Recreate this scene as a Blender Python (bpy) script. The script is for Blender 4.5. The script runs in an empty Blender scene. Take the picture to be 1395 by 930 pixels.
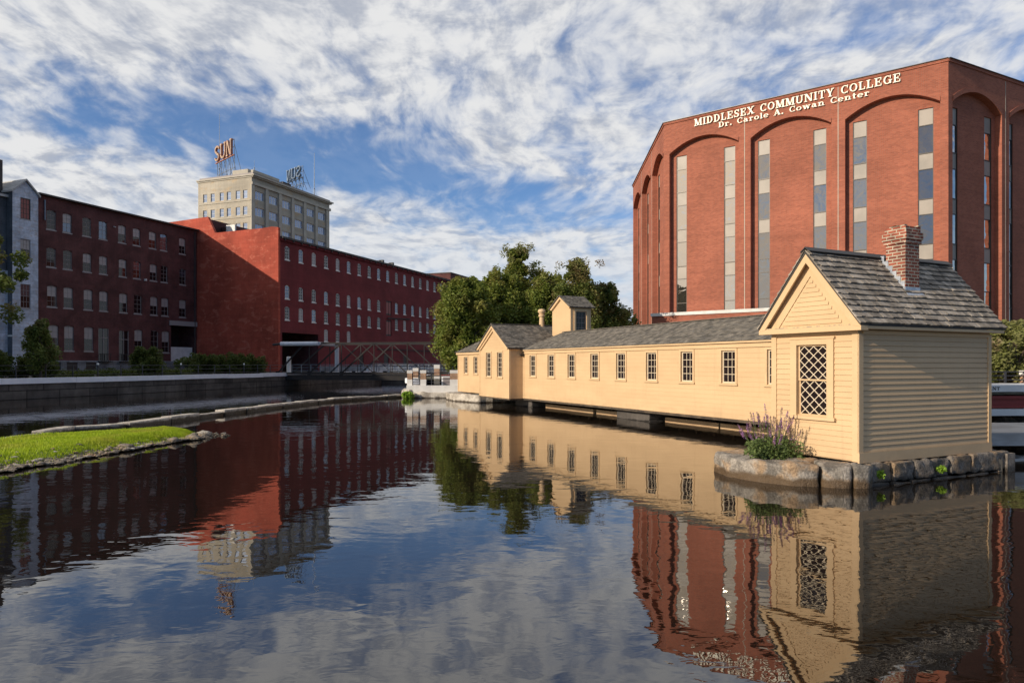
import bpy, bmesh, math, random
from mathutils import Vector, Matrix, noise
from mathutils.geometry import tessellate_polygon
rad = math.radians
SC = bpy.context.scene
COL = SC.collection
random.seed(7)
# ---------------------------------------------------------------- camera, sky, sun, exposure
EYE = 2.5
cd = bpy.data.cameras.new('camera'); cam = bpy.data.objects.new('camera', cd); COL.objects.link(cam)
cam.location = (0, 0, EYE); cam.rotation_euler = (rad(90), 0, 0)
cd.sensor_width = 36; cd.lens = 24.0; cd.shift_y = 31/1395; cd.clip_start = .1; cd.clip_end = 6000
SC.camera = cam
SUN_DIR = Vector((-.873, -.488, 0)).normalized(); ELEV = rad(20.5)
sd = bpy.data.lights.new('sun', 'SUN'); sun = bpy.data.objects.new('sun', sd); COL.objects.link(sun)
sd.energy = 5.0; sd.angle = rad(.5); sd.color = (1, .87, .71)
to_sun = Vector((SUN_DIR.x*math.cos(ELEV), SUN_DIR.y*math.cos(ELEV), math.sin(ELEV)))
sun.rotation_euler = to_sun.to_track_quat('Z', 'Y').to_euler()
SC.view_settings.view_transform = 'Standard'; SC.view_settings.look = 'None'
SC.view_settings.exposure = .02; SC.view_settings.gamma = 1; SC.view_settings.use_curve_mapping = False
SC.render.engine = 'CYCLES'
SC.cycles.max_bounces = 8; SC.cycles.transparent_max_bounces = 8
SC.render.resolution_x = 1024; SC.render.resolution_y = 682

class NT:
    """small node-tree writer"""
    def __init__(s, tree): s.t = tree; s.n = tree.nodes; s.l = tree.links
    def add(s, typ, inputs=None, **kw):
        nd = s.n.new(typ)
        for k, v in kw.items(): setattr(nd, k, v)
        for k, v in (inputs or {}).items(): s.put(nd.inputs[k], v)
        return nd
    def put(s, sock, v):
        if hasattr(v, 'is_output'): s.l.new(v, sock)
        elif isinstance(v, (tuple, list)) and sock.type == 'RGBA' and len(v) == 3: sock.default_value = (*v, 1)
        else: sock.default_value = v
    def math(s, op, a, b=0.0, c=0.0, clamp=False):
        nd = s.n.new('ShaderNodeMath'); nd.operation = op; nd.use_clamp = clamp
        for i, v in enumerate((a, b, c)): s.put(nd.inputs[i], v)
        return nd.outputs[0]
    def mix(s, fac, a, b, typ='MIX'):
        nd = s.n.new('ShaderNodeMix'); nd.data_type = 'RGBA'; nd.blend_type = typ; nd.clamp_factor = True
        s.put(nd.inputs[0], fac); s.put(nd.inputs[6], a); s.put(nd.inputs[7], b)
        return nd.outputs[2]
    def ramp(s, v, a, b, lo=0.0, hi=1.0, smooth=True):
        nd = s.n.new('ShaderNodeMapRange'); nd.interpolation_type = 'SMOOTHSTEP' if smooth else 'LINEAR'
        s.put(nd.inputs[0], v); nd.inputs[1].default_value = a; nd.inputs[2].default_value = b
        nd.inputs[3].default_value = lo; nd.inputs[4].default_value = hi
        return nd.outputs[0]
    def noise(s, vec, scale, detail=4, rough=.55, dist=0.0, out=0):
        nd = s.n.new('ShaderNodeTexNoise')
        s.put(nd.inputs['Vector'], vec); nd.inputs['Scale'].default_value = scale; nd.inputs['Detail'].default_value = detail
        nd.inputs['Roughness'].default_value = rough; nd.inputs['Distortion'].default_value = dist
        return nd.outputs[out]
    def map(s, vec, scale=(1, 1, 1), rot=(0, 0, 0), loc=(0, 0, 0)):
        nd = s.n.new('ShaderNodeMapping'); s.put(nd.inputs[0], vec)
        nd.inputs[1].default_value = loc; nd.inputs[2].default_value = rot; nd.inputs[3].default_value = scale
        return nd.outputs[0]

# ---- sky: Nishita plus a layer of broken altocumulus computed from the view direction on a cloud plane
W = bpy.data.worlds.new('World'); SC.world = W; W.use_nodes = True
t = NT(W.node_tree); t.n.clear()
sky = t.add('ShaderNodeTexSky', sky_type='NISHITA', sun_disc=False)
sky.sun_elevation = ELEV; sky.sun_rotation = math.atan2(SUN_DIR.x, SUN_DIR.y); sky.air_density = 1.0; sky.dust_density = .4; sky.ozone_density = 3.0
skyc = t.mix(1.0, sky.outputs[0], (.56, .76, 1.0, 1), 'MULTIPLY')
bg1 = t.add('ShaderNodeBackground', {'Color': skyc, 'Strength': .13})
gen = t.add('ShaderNodeTexCoord').outputs['Generated']
sp = t.add('ShaderNodeSeparateXYZ', {0: gen})
dx, dy, dz = sp.outputs
zc = t.math('ADD', t.math('MAXIMUM', dz, 0.0), .14)
px = t.math('DIVIDE', dx, zc); py = t.math('DIVIDE', dy, zc)
P = t.add('ShaderNodeCombineXYZ', {0: px, 1: py, 2: 0.0}).outputs[0]
warp = t.noise(P, .9, 3, .5, out=1)
Pw = t.add('ShaderNodeVectorMath', {0: P, 1: t.add('ShaderNodeVectorMath', {0: warp, 'Scale': .55}, operation='SCALE').outputs[0]}, operation='ADD').outputs[0]
big = t.noise(t.map(Pw, (.55, 1.0, 1), (0, 0, rad(35)), (3.1, 7.7, 0)), .62, 4, .5)
rip = t.noise(t.map(Pw, (1.5, .85, 1), (0, 0, rad(-24))), 4.4, 3, .5, .2)
puf = t.noise(t.map(Pw, (1.5, .8, 1), (0, 0, rad(22))), 10.0, 4, .58, .15)
s_a = t.math('SUBTRACT', t.math('MULTIPLY', t.math('SUBTRACT', py, 2.12), .817), t.math('MULTIPLY', t.math('ADD', px, .75), .576))
s_a = t.math('ADD', s_a, t.math('MULTIPLY', t.math('SUBTRACT', t.noise(P, 1.9, 4), .5), .8))
gap = t.math('EXPONENT', t.math('MULTIPLY', t.math('MULTIPLY', s_a, s_a), -13.0))
al = t.math('ADD', t.math('MULTIPLY', t.math('ADD', px, .68), .817), t.math('MULTIPLY', t.math('SUBTRACT', py, 2.15), .576))
gap = t.math('MULTIPLY', gap, t.math('EXPONENT', t.math('MULTIPLY', t.math('MULTIPLY', al, al), -.8)))
den = t.math('ADD', t.math('ADD', t.math('MULTIPLY', big, .80), t.math('MULTIPLY', rip, .60)), t.math('ADD', t.math('MULTIPLY', t.math('SUBTRACT', puf, .5), t.ramp(dz, .05, .35, .12, .42)), .21))
den = t.math('SUBTRACT', den, t.math('MULTIPLY', gap, .40))
den = t.math('ADD', den, t.math('MULTIPLY', t.ramp(dz, .22, .5), .06))
cd_ = t.math('SUBTRACT', t.math('MULTIPLY', dx, .434), t.math('MULTIPLY', dy, .901))   # cloud thinned in the unseen sky behind the camera to darken shaded walls
den = t.math('SUBTRACT', den, t.ramp(cd_, .15, .75, 0, .45))
cf = t.ramp(den, .60, .99, .08, .98)
low = t.math('MULTIPLY', t.ramp(dz, .04, .28, .78, 0.0), t.ramp(cd_, .15, .75, 1, .3))
cf = t.math('MAXIMUM', cf, low)
shade = t.ramp(t.math('ADD', t.math('MULTIPLY', puf, .5), t.math('MULTIPLY', t.noise(t.map(Pw, (1, 1.6, 1), (0, 0, rad(-50)), (5, 1, 0)), 4.5, 5, .65), .5)), .36, .58)
ccol = t.mix(shade, (.56, .60, .69), (1.0, 1.0, 1.0))
ccol = t.mix(t.ramp(dz, .02, .25, 1, 0), ccol, (.80, .86, .95))
# clouds glow warmer and brighter towards the sun (forward scattering)
sdot = t.add('ShaderNodeVectorMath', {0: gen, 1: tuple(to_sun)}, operation='DOT_PRODUCT').outputs['Value']
glow = t.math('POWER', t.math('MAXIMUM', sdot, 0.0), 9.0)
bg2 = t.add('ShaderNodeBackground', {'Color': t.mix(glow, ccol, (1.0, .84, .66)), 'Strength': t.math('ADD', .80, t.math('MULTIPLY', glow, .55))})
ms = t.add('ShaderNodeMixShader', {0: cf, 1: bg1.outputs[0], 2: bg2.outputs[0]})
t.add('ShaderNodeOutputWorld', {0: ms.outputs[0]})

# ---------------------------------------------------------------- materials
MATS = {}
def newmat(name):
    m = bpy.data.materials.new(name); m.use_nodes = True; MATS[name] = m
    t = NT(m.node_tree); t.n.clear()
    b = t.add('ShaderNodeBsdfPrincipled'); t.add('ShaderNodeOutputMaterial', {0: b.outputs[0]})
    return m, t, b
def simple(name, col, rough=.8, col2=None, ns=2.0, bump=0.0, bs=25.0, metal=0.0, spec=.4, island=0.0, dist=.02, thr=(.3, .7), detail=5, stretch=(1, 1, 1)):
    m, t, b = newmat(name)
    oc = t.add('ShaderNodeTexCoord').outputs['Object']
    c = col
    if col2: c = t.mix(t.ramp(t.noise(t.map(oc, stretch), ns, detail, .6, .2), *thr), col, col2)
    if island:
        r = t.add('ShaderNodeNewGeometry').outputs['Random Per Island']
        c = t.mix(1.0, c, t.add('ShaderNodeCombineColor', {0: t.ramp(r, 0, 1, 1-island, 1+island, False), 1: t.ramp(r, 0, 1, 1-island, 1+island, False), 2: t.ramp(r, 0, 1, 1-island, 1+island, False)}).outputs[0], 'MULTIPLY')
    t.put(b.inputs['Base Color'], c)
    b.inputs['Roughness'].default_value = rough; b.inputs['Metallic'].default_value = metal; b.inputs['Specular IOR Level'].default_value = spec
    if bump:
        bp = t.add('ShaderNodeBump', {'Height': t.noise(t.map(oc, stretch), bs, 5, .6), 'Strength': bump, 'Distance': dist})
        t.put(b.inputs['Normal'], bp.outputs[0])
    return m
def wetstone(name, c1, c2, wet, zlev=.14, ns=2.0, bump=1.0, warm=None):
    m, t, b = newmat(name)
    g = t.add('ShaderNodeNewGeometry').outputs['Position']; oc = t.add('ShaderNodeTexCoord').outputs['Object']
    z = t.add('ShaderNodeSeparateXYZ', {0: g}).outputs[2]
    c = t.mix(t.ramp(t.noise(oc, ns, 6, .65, .3), .35, .65), c1, c2)
    if warm: c = t.mix(t.ramp(t.noise(oc, ns*.45, 4, .6, .5), .48, .62, 0, .85), c, warm)
    c = t.mix(1.0, c, t.mix(t.ramp(t.noise(oc, 22, 4, .7), .3, .7), (.62,)*3, (1.2,)*3), 'MULTIPLY')
    zz = t.math('ADD', z, t.math('MULTIPLY', t.math('SUBTRACT', t.noise(oc, 3.0, 4), .5), .22))
    c = t.mix(t.ramp(zz, zlev-.05, zlev+.07), wet, c)
    t.put(b.inputs['Base Color'], c); t.put(b.inputs['Roughness'], t.ramp(zz, zlev-.05, zlev+.07, .35, .85)); b.inputs['Specular IOR Level'].default_value = .3
    bp = t.add('ShaderNodeBump', {'Height': t.math('ADD', t.noise(oc, 9, 6, .7), t.math('MULTIPLY', t.noise(oc, 30, 4, .6), .4)), 'Strength': bump, 'Distance': .05})
    t.put(b.inputs['Normal'], bp.outputs[0])
    return m
def brick(name, c1, c2, mortar, w=.215, h=.075, mo=.011, var=None, vs=.5, stain=.35, rough=.85, bump=.5, msoft=.1, bias=0.0, spec=.25, streak=.10):
    m, t, b = newmat(name)
    tc = t.add('ShaderNodeTexCoord'); uv = tc.outputs['UV']; oc = tc.outputs['Object']
    br = t.add('ShaderNodeTexBrick', {'Vector': uv, 'Color1': c1, 'Color2': c2, 'Mortar': mortar, 'Scale': 1.0, 'Mortar Size': mo, 'Mortar Smooth': msoft, 'Bias': bias, 'Brick Width': w, 'Row Height': h})
    n = t.noise(oc, vs, 6, .62, .3)
    dk = t.mix(t.ramp(n, .3, .72), (1-stain,)*3, (1+stain*.35,)*3)
    c = t.mix(1.0, br.outputs[0], dk, 'MULTIPLY')
    hb = t.noise(t.map(oc, (.05, .05, 2.4)), 1.0, 4, .7)
    c = t.mix(1.0, c, t.mix(t.ramp(hb, .3, .7), (.90,)*3, (1.06,)*3), 'MULTIPLY')
    if var:   # patches of another tone (old paint)
        c = t.mix(t.math('MULTIPLY', t.ramp(t.noise(t.map(oc, (1, 1, 2.2)), vs*2.4, 6, .65, .6), .52, .64), .75), c, var)
    st = t.noise(t.map(oc, (3.0, 3.0, .12)), 1.2, 4, .6)
    c = t.mix(1.0, c, t.mix(t.ramp(st, .3, .75), (1-streak,)*3, (1+streak*.4,)*3), 'MULTIPLY')
    t.put(b.inputs['Base Color'], c); b.inputs['Roughness'].default_value = rough; b.inputs['Specular IOR Level'].default_value = spec
    bp = t.add('ShaderNodeBump', {'Height': t.math('ADD', t.math('MULTIPLY', br.outputs[1], -1.0), t.math('MULTIPLY', t.noise(oc, 40, 3), .5)), 'Strength': bump, 'Distance': .01})
    t.put(b.inputs['Normal'], bp.outputs[0])
    return m
def glass(name, col, rough=.04, metal=0.0, wavy=.0, ws=1.2, spec=.8, island=0.0):
    m, t, b = newmat(name)
    b.inputs['Base Color'].default_value = (*col, 1); b.inputs['Roughness'].default_value = rough; b.inputs['Metallic'].default_value = metal
    b.inputs['Specular IOR Level'].default_value = spec
    if wavy:
        oc = t.add('ShaderNodeTexCoord').outputs['Object']
        bp = t.add('ShaderNodeBump', {'Height': t.noise(oc, ws, 2, .5, .4), 'Strength': wavy, 'Distance': .05})
        t.put(b.inputs['Normal'], bp.outputs[0])
    return m
def painted_wood(name, c1, c2, grime):
    m, t, b = newmat(name)
    oc = t.add('ShaderNodeTexCoord').outputs['Object']
    c = t.mix(t.ramp(t.noise(t.map(oc, (.35, .35, 1)), 1.1, 5, .6), .3, .7), c1, c2)
    z = t.add('ShaderNodeSeparateXYZ', {0: oc}).outputs[2]
    c = t.mix(t.ramp(t.noise(t.map(oc, (5.5, 5.5, .5)), 1.3, 5, .7), .52, .80, 0, .32), c, grime)       # rain streaks
    c = t.mix(t.ramp(t.noise(t.map(oc, (2, 2, 14)), 1.5, 4, .7), .60, .78, 0, .25), c, grime)         # scuffed board edges
    low = t.math('MULTIPLY', t.ramp(z, .5, .95, 1, 0), t.ramp(t.noise(oc, 2.5, 4), .35, .7))
    c = t.mix(t.math('MULTIPLY', low, .35), c, grime)                                                  # splash marks at the sill
    t.put(b.inputs['Base Color'], c); b.inputs['Roughness'].default_value = .62; b.inputs['Specular IOR Level'].default_value = .3
    bp = t.add('ShaderNodeBump', {'Height': t.noise(t.map(oc, (1, 1, 5)), 12, 4), 'Strength': .25, 'Distance': .006}); t.put(b.inputs['Normal'], bp.outputs[0])
painted_wood('yellow_paint', (.575, .40, .225), (.51, .35, .195), (.34, .23, .13))
painted_wood('yellow_trim', (.60, .42, .24), (.54, .375, .21), (.40, .28, .16))
simple('weathered_board', (.30, .24, .17), .85, (.55, .40, .22), 9, .4, 30, thr=(.42, .55))
simple('shingle', (.155, .130, .102), .85, (.31, .27, .22), 2.2, .5, 60, island=.45, dist=.01, stretch=(2.5, 2.5, 1))
simple('old_shingle', (.09, .083, .072), .9, (.18, .158, .128), 1.6, .5, 60, island=.4, dist=.01, stretch=(2, 2, 1))
simple('roof_under', (.05, .045, .04), .9)
simple('lead_flashing', (.55, .58, .62), .35, (.3, .34, .40), 7, metal=.35)
simple('tar', (.03, .03, .032), .6)
simple('dark_wood', (.045, .034, .026), .85, (.10, .075, .05), 3, .5, 20)
simple('sill_timber', (.36, .23, .13), .8, (.50, .35, .20), 2, .4, 18, stretch=(.4, .4, 3))
simple('grey_timber', (.30, .29, .27), .8, (.47, .46, .44), 2.5, .4, 18, stretch=(.4, .4, 3))
wetstone('granite', (.10, .088, .075), (.25, .215, .18), (.035, .028, .022), .10, 3.2, 1.0, (.28, .19, .11))
wetstone('boulder_granite', (.15, .135, .115), (.36, .32, .27), (.10, .065, .035), .16, 2.6, 1.0, (.38, .25, .14))
simple('pale_granite', (.62, .64, .68), .6, (.74, .75, .78), 1.1, .5, 12)
wetstone('pale_stone', (.30, .26, .21), (.56, .51, .43), (.06, .045, .03), .07, 1.6, .9)
wetstone('causeway_stone', (.34, .30, .25), (.58, .53, .45), (.035, .028, .02), .15, 1.6, .9)
wetstone('shore_stone', (.12, .10, .08), (.34, .28, .21), (.04, .03, .02), .03, 2.2, .9, (.30, .19, .11))
simple('concrete', (.55, .53, .49), .8, (.68, .66, .62), 1.2, .3, 20)
brick('canal_stone', (.085, .075, .068), (.13, .115, .10), (.025, .022, .02), 2.6, .62, .03, vs=.6, stain=.5, bump=1.0)
brick('base_stone', (.16, .16, .17), (.25, .26, .28), (.08, .08, .08), 1.2, .5, .02, vs=.8, stain=.4)
brick('college_brick', (.29, .082, .046), (.40, .120, .066), (.28, .15, .11),   .30, .10, .012, vs=.16, stain=.22, bump=.3, streak=.03)
brick('mill_brick', (.110, .037, .036), (.155, .052, .048), (.09, .05, .046), vs=.35, stain=.45)
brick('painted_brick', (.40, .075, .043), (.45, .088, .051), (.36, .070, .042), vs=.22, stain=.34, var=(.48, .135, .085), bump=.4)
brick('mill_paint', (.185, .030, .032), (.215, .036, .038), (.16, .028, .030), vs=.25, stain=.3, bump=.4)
brick('chimney_brick', (.36, .10, .06), (.16, .055, .042), (.48, .41, .31), .21, .073, .013, vs=3.5, stain=.4, bump=1.0, bias=-.1)
brick('pier_brick', (.45, .20, .09), (.30, .11, .06), (.45, .38, .28), .21, .073, .013, vs=2, stain=.3)
brick('whitewash', (.47, .53, .63), (.56, .60, .68), (.35, .40, .48), 1.1, .42, .02, vs=.8, stain=.35, var=(.40, .35, .33))
brick('shaded_grey_wall', (.10, .115, .135), (.13, .145, .17), (.08, .09, .10), vs=.5)  # dark blue grey puts the shade on these walls into their colour
brick('cream_brick', (.45, .405, .32), (.50, .445, .355), (.44, .40, .32), vs=.12, stain=.25, var=(.46, .35, .22))
simple('cream_trim', (.46, .42, .34), .8, (.36, .33, .27), .6)
simple('cornice_dark', (.035, .03, .03), .7, (.06, .05, .045), 1)
simple('white_frame', (.72, .70, .65), .5, (.60, .58, .53), 3)
simple('muntin_white', (.60, .50, .36), .5)
simple('grey_frame', (.24, .21, .20), .6)
simple('bronze_frame', (.055, .048, .042), .4, metal=.5)
simple('sill_stone', (.30, .28, .27), .8)
simple('blind', (.30, .275, .265), .5, spec=.7)
simple('curtain_red', (.26, .09, .08), .7)
glass('pane_dark', (.010, .009, .011), spec=.5)
glass('pane_house', (.014, .010, .011), .05, spec=.35)
glass('pane_sky', (.10, .13, .18), .03, metal=.75, wavy=.15)
glass('tower_pane', (.20, .26, .38), .12, metal=.5, wavy=.1)
glass('college_pane_glow', (.50, .46, .41), .02, metal=.95, wavy=.8, ws=.8)  # paler glass tints paint the sky glow reflected in the left bays
glass('college_pane_half_glow', (.27, .26, .25), .02, metal=.95, wavy=.7, ws=.8)
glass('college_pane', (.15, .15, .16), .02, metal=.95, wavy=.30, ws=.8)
simple('spandrel_glass', (.33, .29, .245), .45, (.25, .225, .19), .5, spec=.3)
simple('letter_face', (.86, .80, .64), .5)
simple('letter_shadow', (.30, .18, .10), .6)
simple('sign_red', (.34, .10, .06), .6, (.46, .26, .17), .8)
simple('sign_cream', (.60, .46, .32), .6, (.42, .30, .2), 1.2)
simple('sign_blue', (.13, .19, .27), .5, (.25, .31, .38), 1.0)
simple('steel', (.20, .23, .27), .5, metal=.5)
simple('black_steel', (.018, .018, .02), .7, (.03, .025, .022), 1.5, spec=.2)
simple('rail_steel', (.035, .035, .04), .5)
simple('rust_steel', (.03, .029, .031), .8, (.048, .040, .038), 1, spec=.2)
simple('red_girder', (.22, .03, .025), .6, (.28, .045, .035), 1)
simple('white_paint', (.72, .72, .70), .5, (.60, .60, .58), 1.5)
simple('pipe_white', (.58, .60, .64), .45, (.46, .48, .52), 1)
simple('dirt', (.10, .085, .06), .95, (.07, .065, .03), .8, .6, 6)
simple('mud', (.10, .08, .055), .9, (.16, .13, .09), 2, .7, 12)
simple('asphalt', (.05, .05, .052), .9, (.065, .063, .06), 1)
simple('bark', (.09, .065, .045), .9, (.05, .04, .03), 6, .6, 20)
simple('door_dark', (.03, .022, .02), .6)
simple('iron_dark', (.02, .02, .02), .5)
def leafmat(name, c1, c2, trans=.35, rough=.6, patch=None):
    m, t, b = newmat(name)
    r = t.add('ShaderNodeNewGeometry').outputs['Random Per Island']
    c = t.mix(r, c1, c2)
    if patch:
        oc = t.add('ShaderNodeTexCoord').outputs['Object']
        c = t.mix(t.ramp(t.noise(oc, .55, 3), .48, .66, 0, .8), c, patch)
    t.put(b.inputs['Base Color'], c); b.inputs['Roughness'].default_value = rough; b.inputs['Specular IOR Level'].default_value = .3
    tr = t.add('ShaderNodeBsdfTranslucent', {0: c})
    mx = t.add('ShaderNodeMixShader', {0: trans, 1: b.outputs[0], 2: tr.outputs[0]})
    out = [n for n in t.n if n.type == 'OUTPUT_MATERIAL'][0]; t.l.new(mx.outputs[0], out.inputs[0])
    return m
leafmat('leaf_green', (.11, .155, .022), (.22, .25, .045), .4, patch=(.26, .23, .06))
leafmat('leaf_dark', (.08, .115, .022), (.16, .185, .038), patch=(.19, .14, .055))
leafmat('leaf_hedge', (.05, .075, .012), (.10, .12, .02))
leafmat('leaf_pale', (.15, .17, .04), (.22, .22, .08), patch=(.22, .15, .09))
leafmat('leaf_herb', (.09, .14, .04), (.17, .22, .07))
leafmat('leaf_bright', (.20, .34, .03), (.30, .45, .05))
leafmat('grass_blade', (.27, .38, .016), (.44, .54, .03), .4, patch=(.40, .40, .05))
leafmat('grass_base', (.13, .17, .015), (.13, .17, .015), .0)
leafmat('petal', (.42, .20, .36), (.32, .15, .42), .3)
leafmat('dry_petal', (.40, .25, .22), (.48, .30, .30), .3)

# water: dark, tannin brown, slow ripples
m, t, b = newmat('canal_water')
oc = t.add('ShaderNodeTexCoord').outputs['Object']
b.inputs['Base Color'].default_value = (.009, .0065, .0045, 1); b.inputs['Roughness'].default_value = .0
b.inputs['IOR'].default_value = 2.05; b.inputs['Specular IOR Level'].default_value = .5
wv = t.math('ADD', t.math('MULTIPLY', t.noise(t.map(oc, (1, 1.35, 1), (0, 0, rad(12))), .85, 2, .5, .5), 1.0),
            t.math('MULTIPLY', t.noise(t.map(oc, (1, 1.6, 1), (0, 0, rad(-9))), 3.1, 2, .5, .6), .19))
wv = t.math('ADD', wv, t.math('MULTIPLY', t.math('MULTIPLY', t.noise(t.map(oc, (1, 1.8, 1)), 10.0, 2, .5, .3), .024), t.ramp(t.noise(oc, .16, 3), .42, .6)))
bp = t.add('ShaderNodeBump', {'Height': wv, 'Strength': 1.0, 'Distance': .0066})
t.put(b.inputs['Normal'], bp.outputs[0])

# ---------------------------------------------------------------- mesh helpers
class MB:
    """collects faces, builds ONE mesh object; box-mapped UVs in metres"""
    def __init__(s): s.v = []; s.f = []; s.mi = []; s.mats = []; s.M = Matrix(); s.sm = False
    def mat(s, name):
        if name not in s.mats: s.mats.append(name)
        return s.mats.index(name)
    def face(s, pts, m='yellow_paint'):
        i = len(s.v); s.v += [tuple(s.M @ Vector(p)) for p in pts]; s.f.append(tuple(range(i, i+len(pts)))); s.mi.append(s.mat(m))
    def solid(s, pts, faces, m):
        i = len(s.v); s.v += [tuple(s.M @ Vector(p)) for p in pts]
        for f in faces: s.f.append(tuple(i+k for k in f)); s.mi.append(s.mat(m))
    def box(s, x0, x1, y0, y1, z0, z1, m):
        s.solid([(x0,y0,z0),(x1,y0,z0),(x1,y1,z0),(x0,y1,z0),(x0,y0,z1),(x1,y0,z1),(x1,y1,z1),(x0,y1,z1)],
                [(0,1,5,4),(1,2,6,5),(2,3,7,6),(3,0,4,7),(4,5,6,7),(3,2,1,0)], m)
    def prism(s, poly, vec, m):
        """poly: list of 3-D points (planar), extruded by vec"""
        n = len(poly); v = Vector(vec); P = [Vector(p) for p in poly]; Q = [p+v for p in P]
        nrm = Vector((0,0,0))
        for i in range(n): nrm += P[i].cross(P[(i+1) % n])
        flip = nrm.dot(v) > 0
        fs = [tuple(range(n)), tuple(range(2*n-1, n-1, -1))] + [(i, (i+1) % n + 0, (i+1) % n+n, i+n) for i in range(n)]
        if flip: fs = [tuple(reversed(f)) for f in fs[:2]] + fs[2:]
        else: fs = fs[:2] + [tuple(reversed(f)) for f in fs[2:]]
        s.solid([tuple(p) for p in P+Q], fs, m)
    def beam(s, a, b, w, h, m, up=(0, 0, 1)):
        a = Vector(a); b = Vector(b); d = (b-a).normalized(); u = Vector(up)
        if abs(d.dot(u)) > .98: u = Vector((0, 1, 0))
        sx = d.cross(u).normalized()*w/2; sy = sx.cross(d).normalized()*h/2
        p = [a-sx-sy, a+sx-sy, a+sx+sy, a-sx+sy]; q = [x+(b-a) for x in p]
        s.solid([tuple(x) for x in p+q], [(3,2,1,0),(4,5,6,7),(0,1,5,4),(1,2,6,5),(2,3,7,6),(3,0,4,7)], m)
    def tube(s, pts, r, m, n=8, cap=True):
        """pts: list of points; r: radius or list"""
        P = [Vector(p) for p in pts]; R = r if isinstance(r, (list, tuple)) else [r]*len(P)
        vs = []; 
        for i, p in enumerate(P):
            d = (P[min(i+1, len(P)-1)]-P[max(i-1, 0)]).normalized()
            u = Vector((0, 0, 1)) if abs(d.z) < .95 else Vector((1, 0, 0))
            a = d.cross(u).normalized(); b = a.cross(d)
            vs += [tuple(p+(a*math.cos(k*2*math.pi/n)+b*math.sin(k*2*math.pi/n))*R[i]) for k in range(n)]
        fs = [(i*n+k, i*n+(k+1) % n, (i+1)*n+(k+1) % n, (i+1)*n+k) for i in range(len(P)-1) for k in range(n)]
        if cap: fs += [tuple(range(n-1, -1, -1)), tuple(range((len(P)-1)*n, len(P)*n))]
        s.solid(vs, fs, m)
    def wall(s, x0, x1, z0, z1, ops, m, y=0.0, rev=.14, revm=None):
        """wall facing -y with rectangular openings (xa,xb,za,zb) and reveals"""
        ops = [o for o in ops if o[1] > x0 and o[0] < x1]
        zs = sorted({z0, z1, *[min(max(z, z0), z1) for o in ops for z in o[2:]]})
        for za, zb in zip(zs, zs[1:]):
            if zb-za < 1e-4: continue
            zm = (za+zb)/2; cuts = sorted([(o[0], o[1]) for o in ops if o[2] < zm < o[3]]); x = x0
            for a, b in cuts+[(x1, x1)]:
                if a > x+1e-4: s.face([(x, y, za), (a, y, za), (a, y, zb), (x, y, zb)], m)
                x = max(x, b)
        for a, b, c, d in ops:
            r = y+rev; q = revm or m
            s.face([(a, y, c), (a, y, d), (a, r, d), (a, r, c)][::-1], q); s.face([(b, y, c), (b, r, c), (b, r, d), (b, y, d)][::-1], q)
            s.face([(a, y, d), (b, y, d), (b, r, d), (a, r, d)][::-1], q); s.face([(a, y, c), (a, r, c), (b, r, c), (b, y, c)][::-1], q)
    def build(s, name, parent=None, loc=None, rotz=None, smooth=False):
        me = bpy.data.meshes.new(name); me.from_pydata(s.v, [], s.f)
        for q in s.mats: me.materials.append(MATS[q])
        me.polygons.foreach_set('material_index', s.mi)
        if smooth: me.polygons.foreach_set('use_smooth', [True]*len(s.f))
        me.update()
        uv = me.uv_layers.new(name='UVMap'); buf = [0.0]*(2*len(me.loops)); co = [v.co for v in me.vertices]
        for p in me.polygons:
            nn = p.normal
            tx = Vector((-nn.y, nn.x, 0)) if abs(nn.z) < .97 else Vector((1, 0, 0))
            if tx.length < 1e-5: tx = Vector((1, 0, 0))
            tx.normalize(); bt = nn.cross(tx)
            for li in p.loop_indices:
                c = co[me.loops[li].vertex_index]; buf[2*li] = c.dot(tx); buf[2*li+1] = c.dot(bt)
        uv.data.foreach_set('uv', buf)
        o = bpy.data.objects.new(name, me); COL.objects.link(o)
        if parent: o.parent = parent
        if loc is not None: o.location = loc
        if rotz is not None: o.rotation_euler = (0, 0, rotz)
        return o
def thing(name, label, cat, loc=(0, 0, 0), rotz=0.0, group=None):
    o = bpy.data.objects.new(name, None); COL.objects.link(o); o.location = loc; o.rotation_euler = (0, 0, rotz)
    o['label'] = label; o['category'] = cat
    if group: o['group'] = group
    return o
def tag(o, label=None, cat=None, group=None, kind=None):
    if label: o['label'] = label
    if cat: o['category'] = cat
    if group: o['group'] = group
    if kind: o['kind'] = kind
    return o
def copy_tree(o, parent=None, loc=None, rotz=None):
    c = o.copy(); COL.objects.link(c)
    if parent is not None: c.parent = parent
    if loc is not None: c.location = loc
    if rotz is not None: c.rotation_euler = (0, 0, rotz)
    for ch in list(o.children): copy_tree(ch, c)
    return c
class Placer:
    """first use builds the prototype, later uses copy it"""
    def __init__(s, fn): s.fn = fn; s.p = None
    def put(s, parent, loc, rotz=0.0):
        if s.p is None:
            s.p = s.fn(); s.p.parent = parent; s.p.location = loc; s.p.rotation_euler = (0, 0, rotz); return s.p
        return copy_tree(s.p, parent, loc, rotz)
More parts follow.
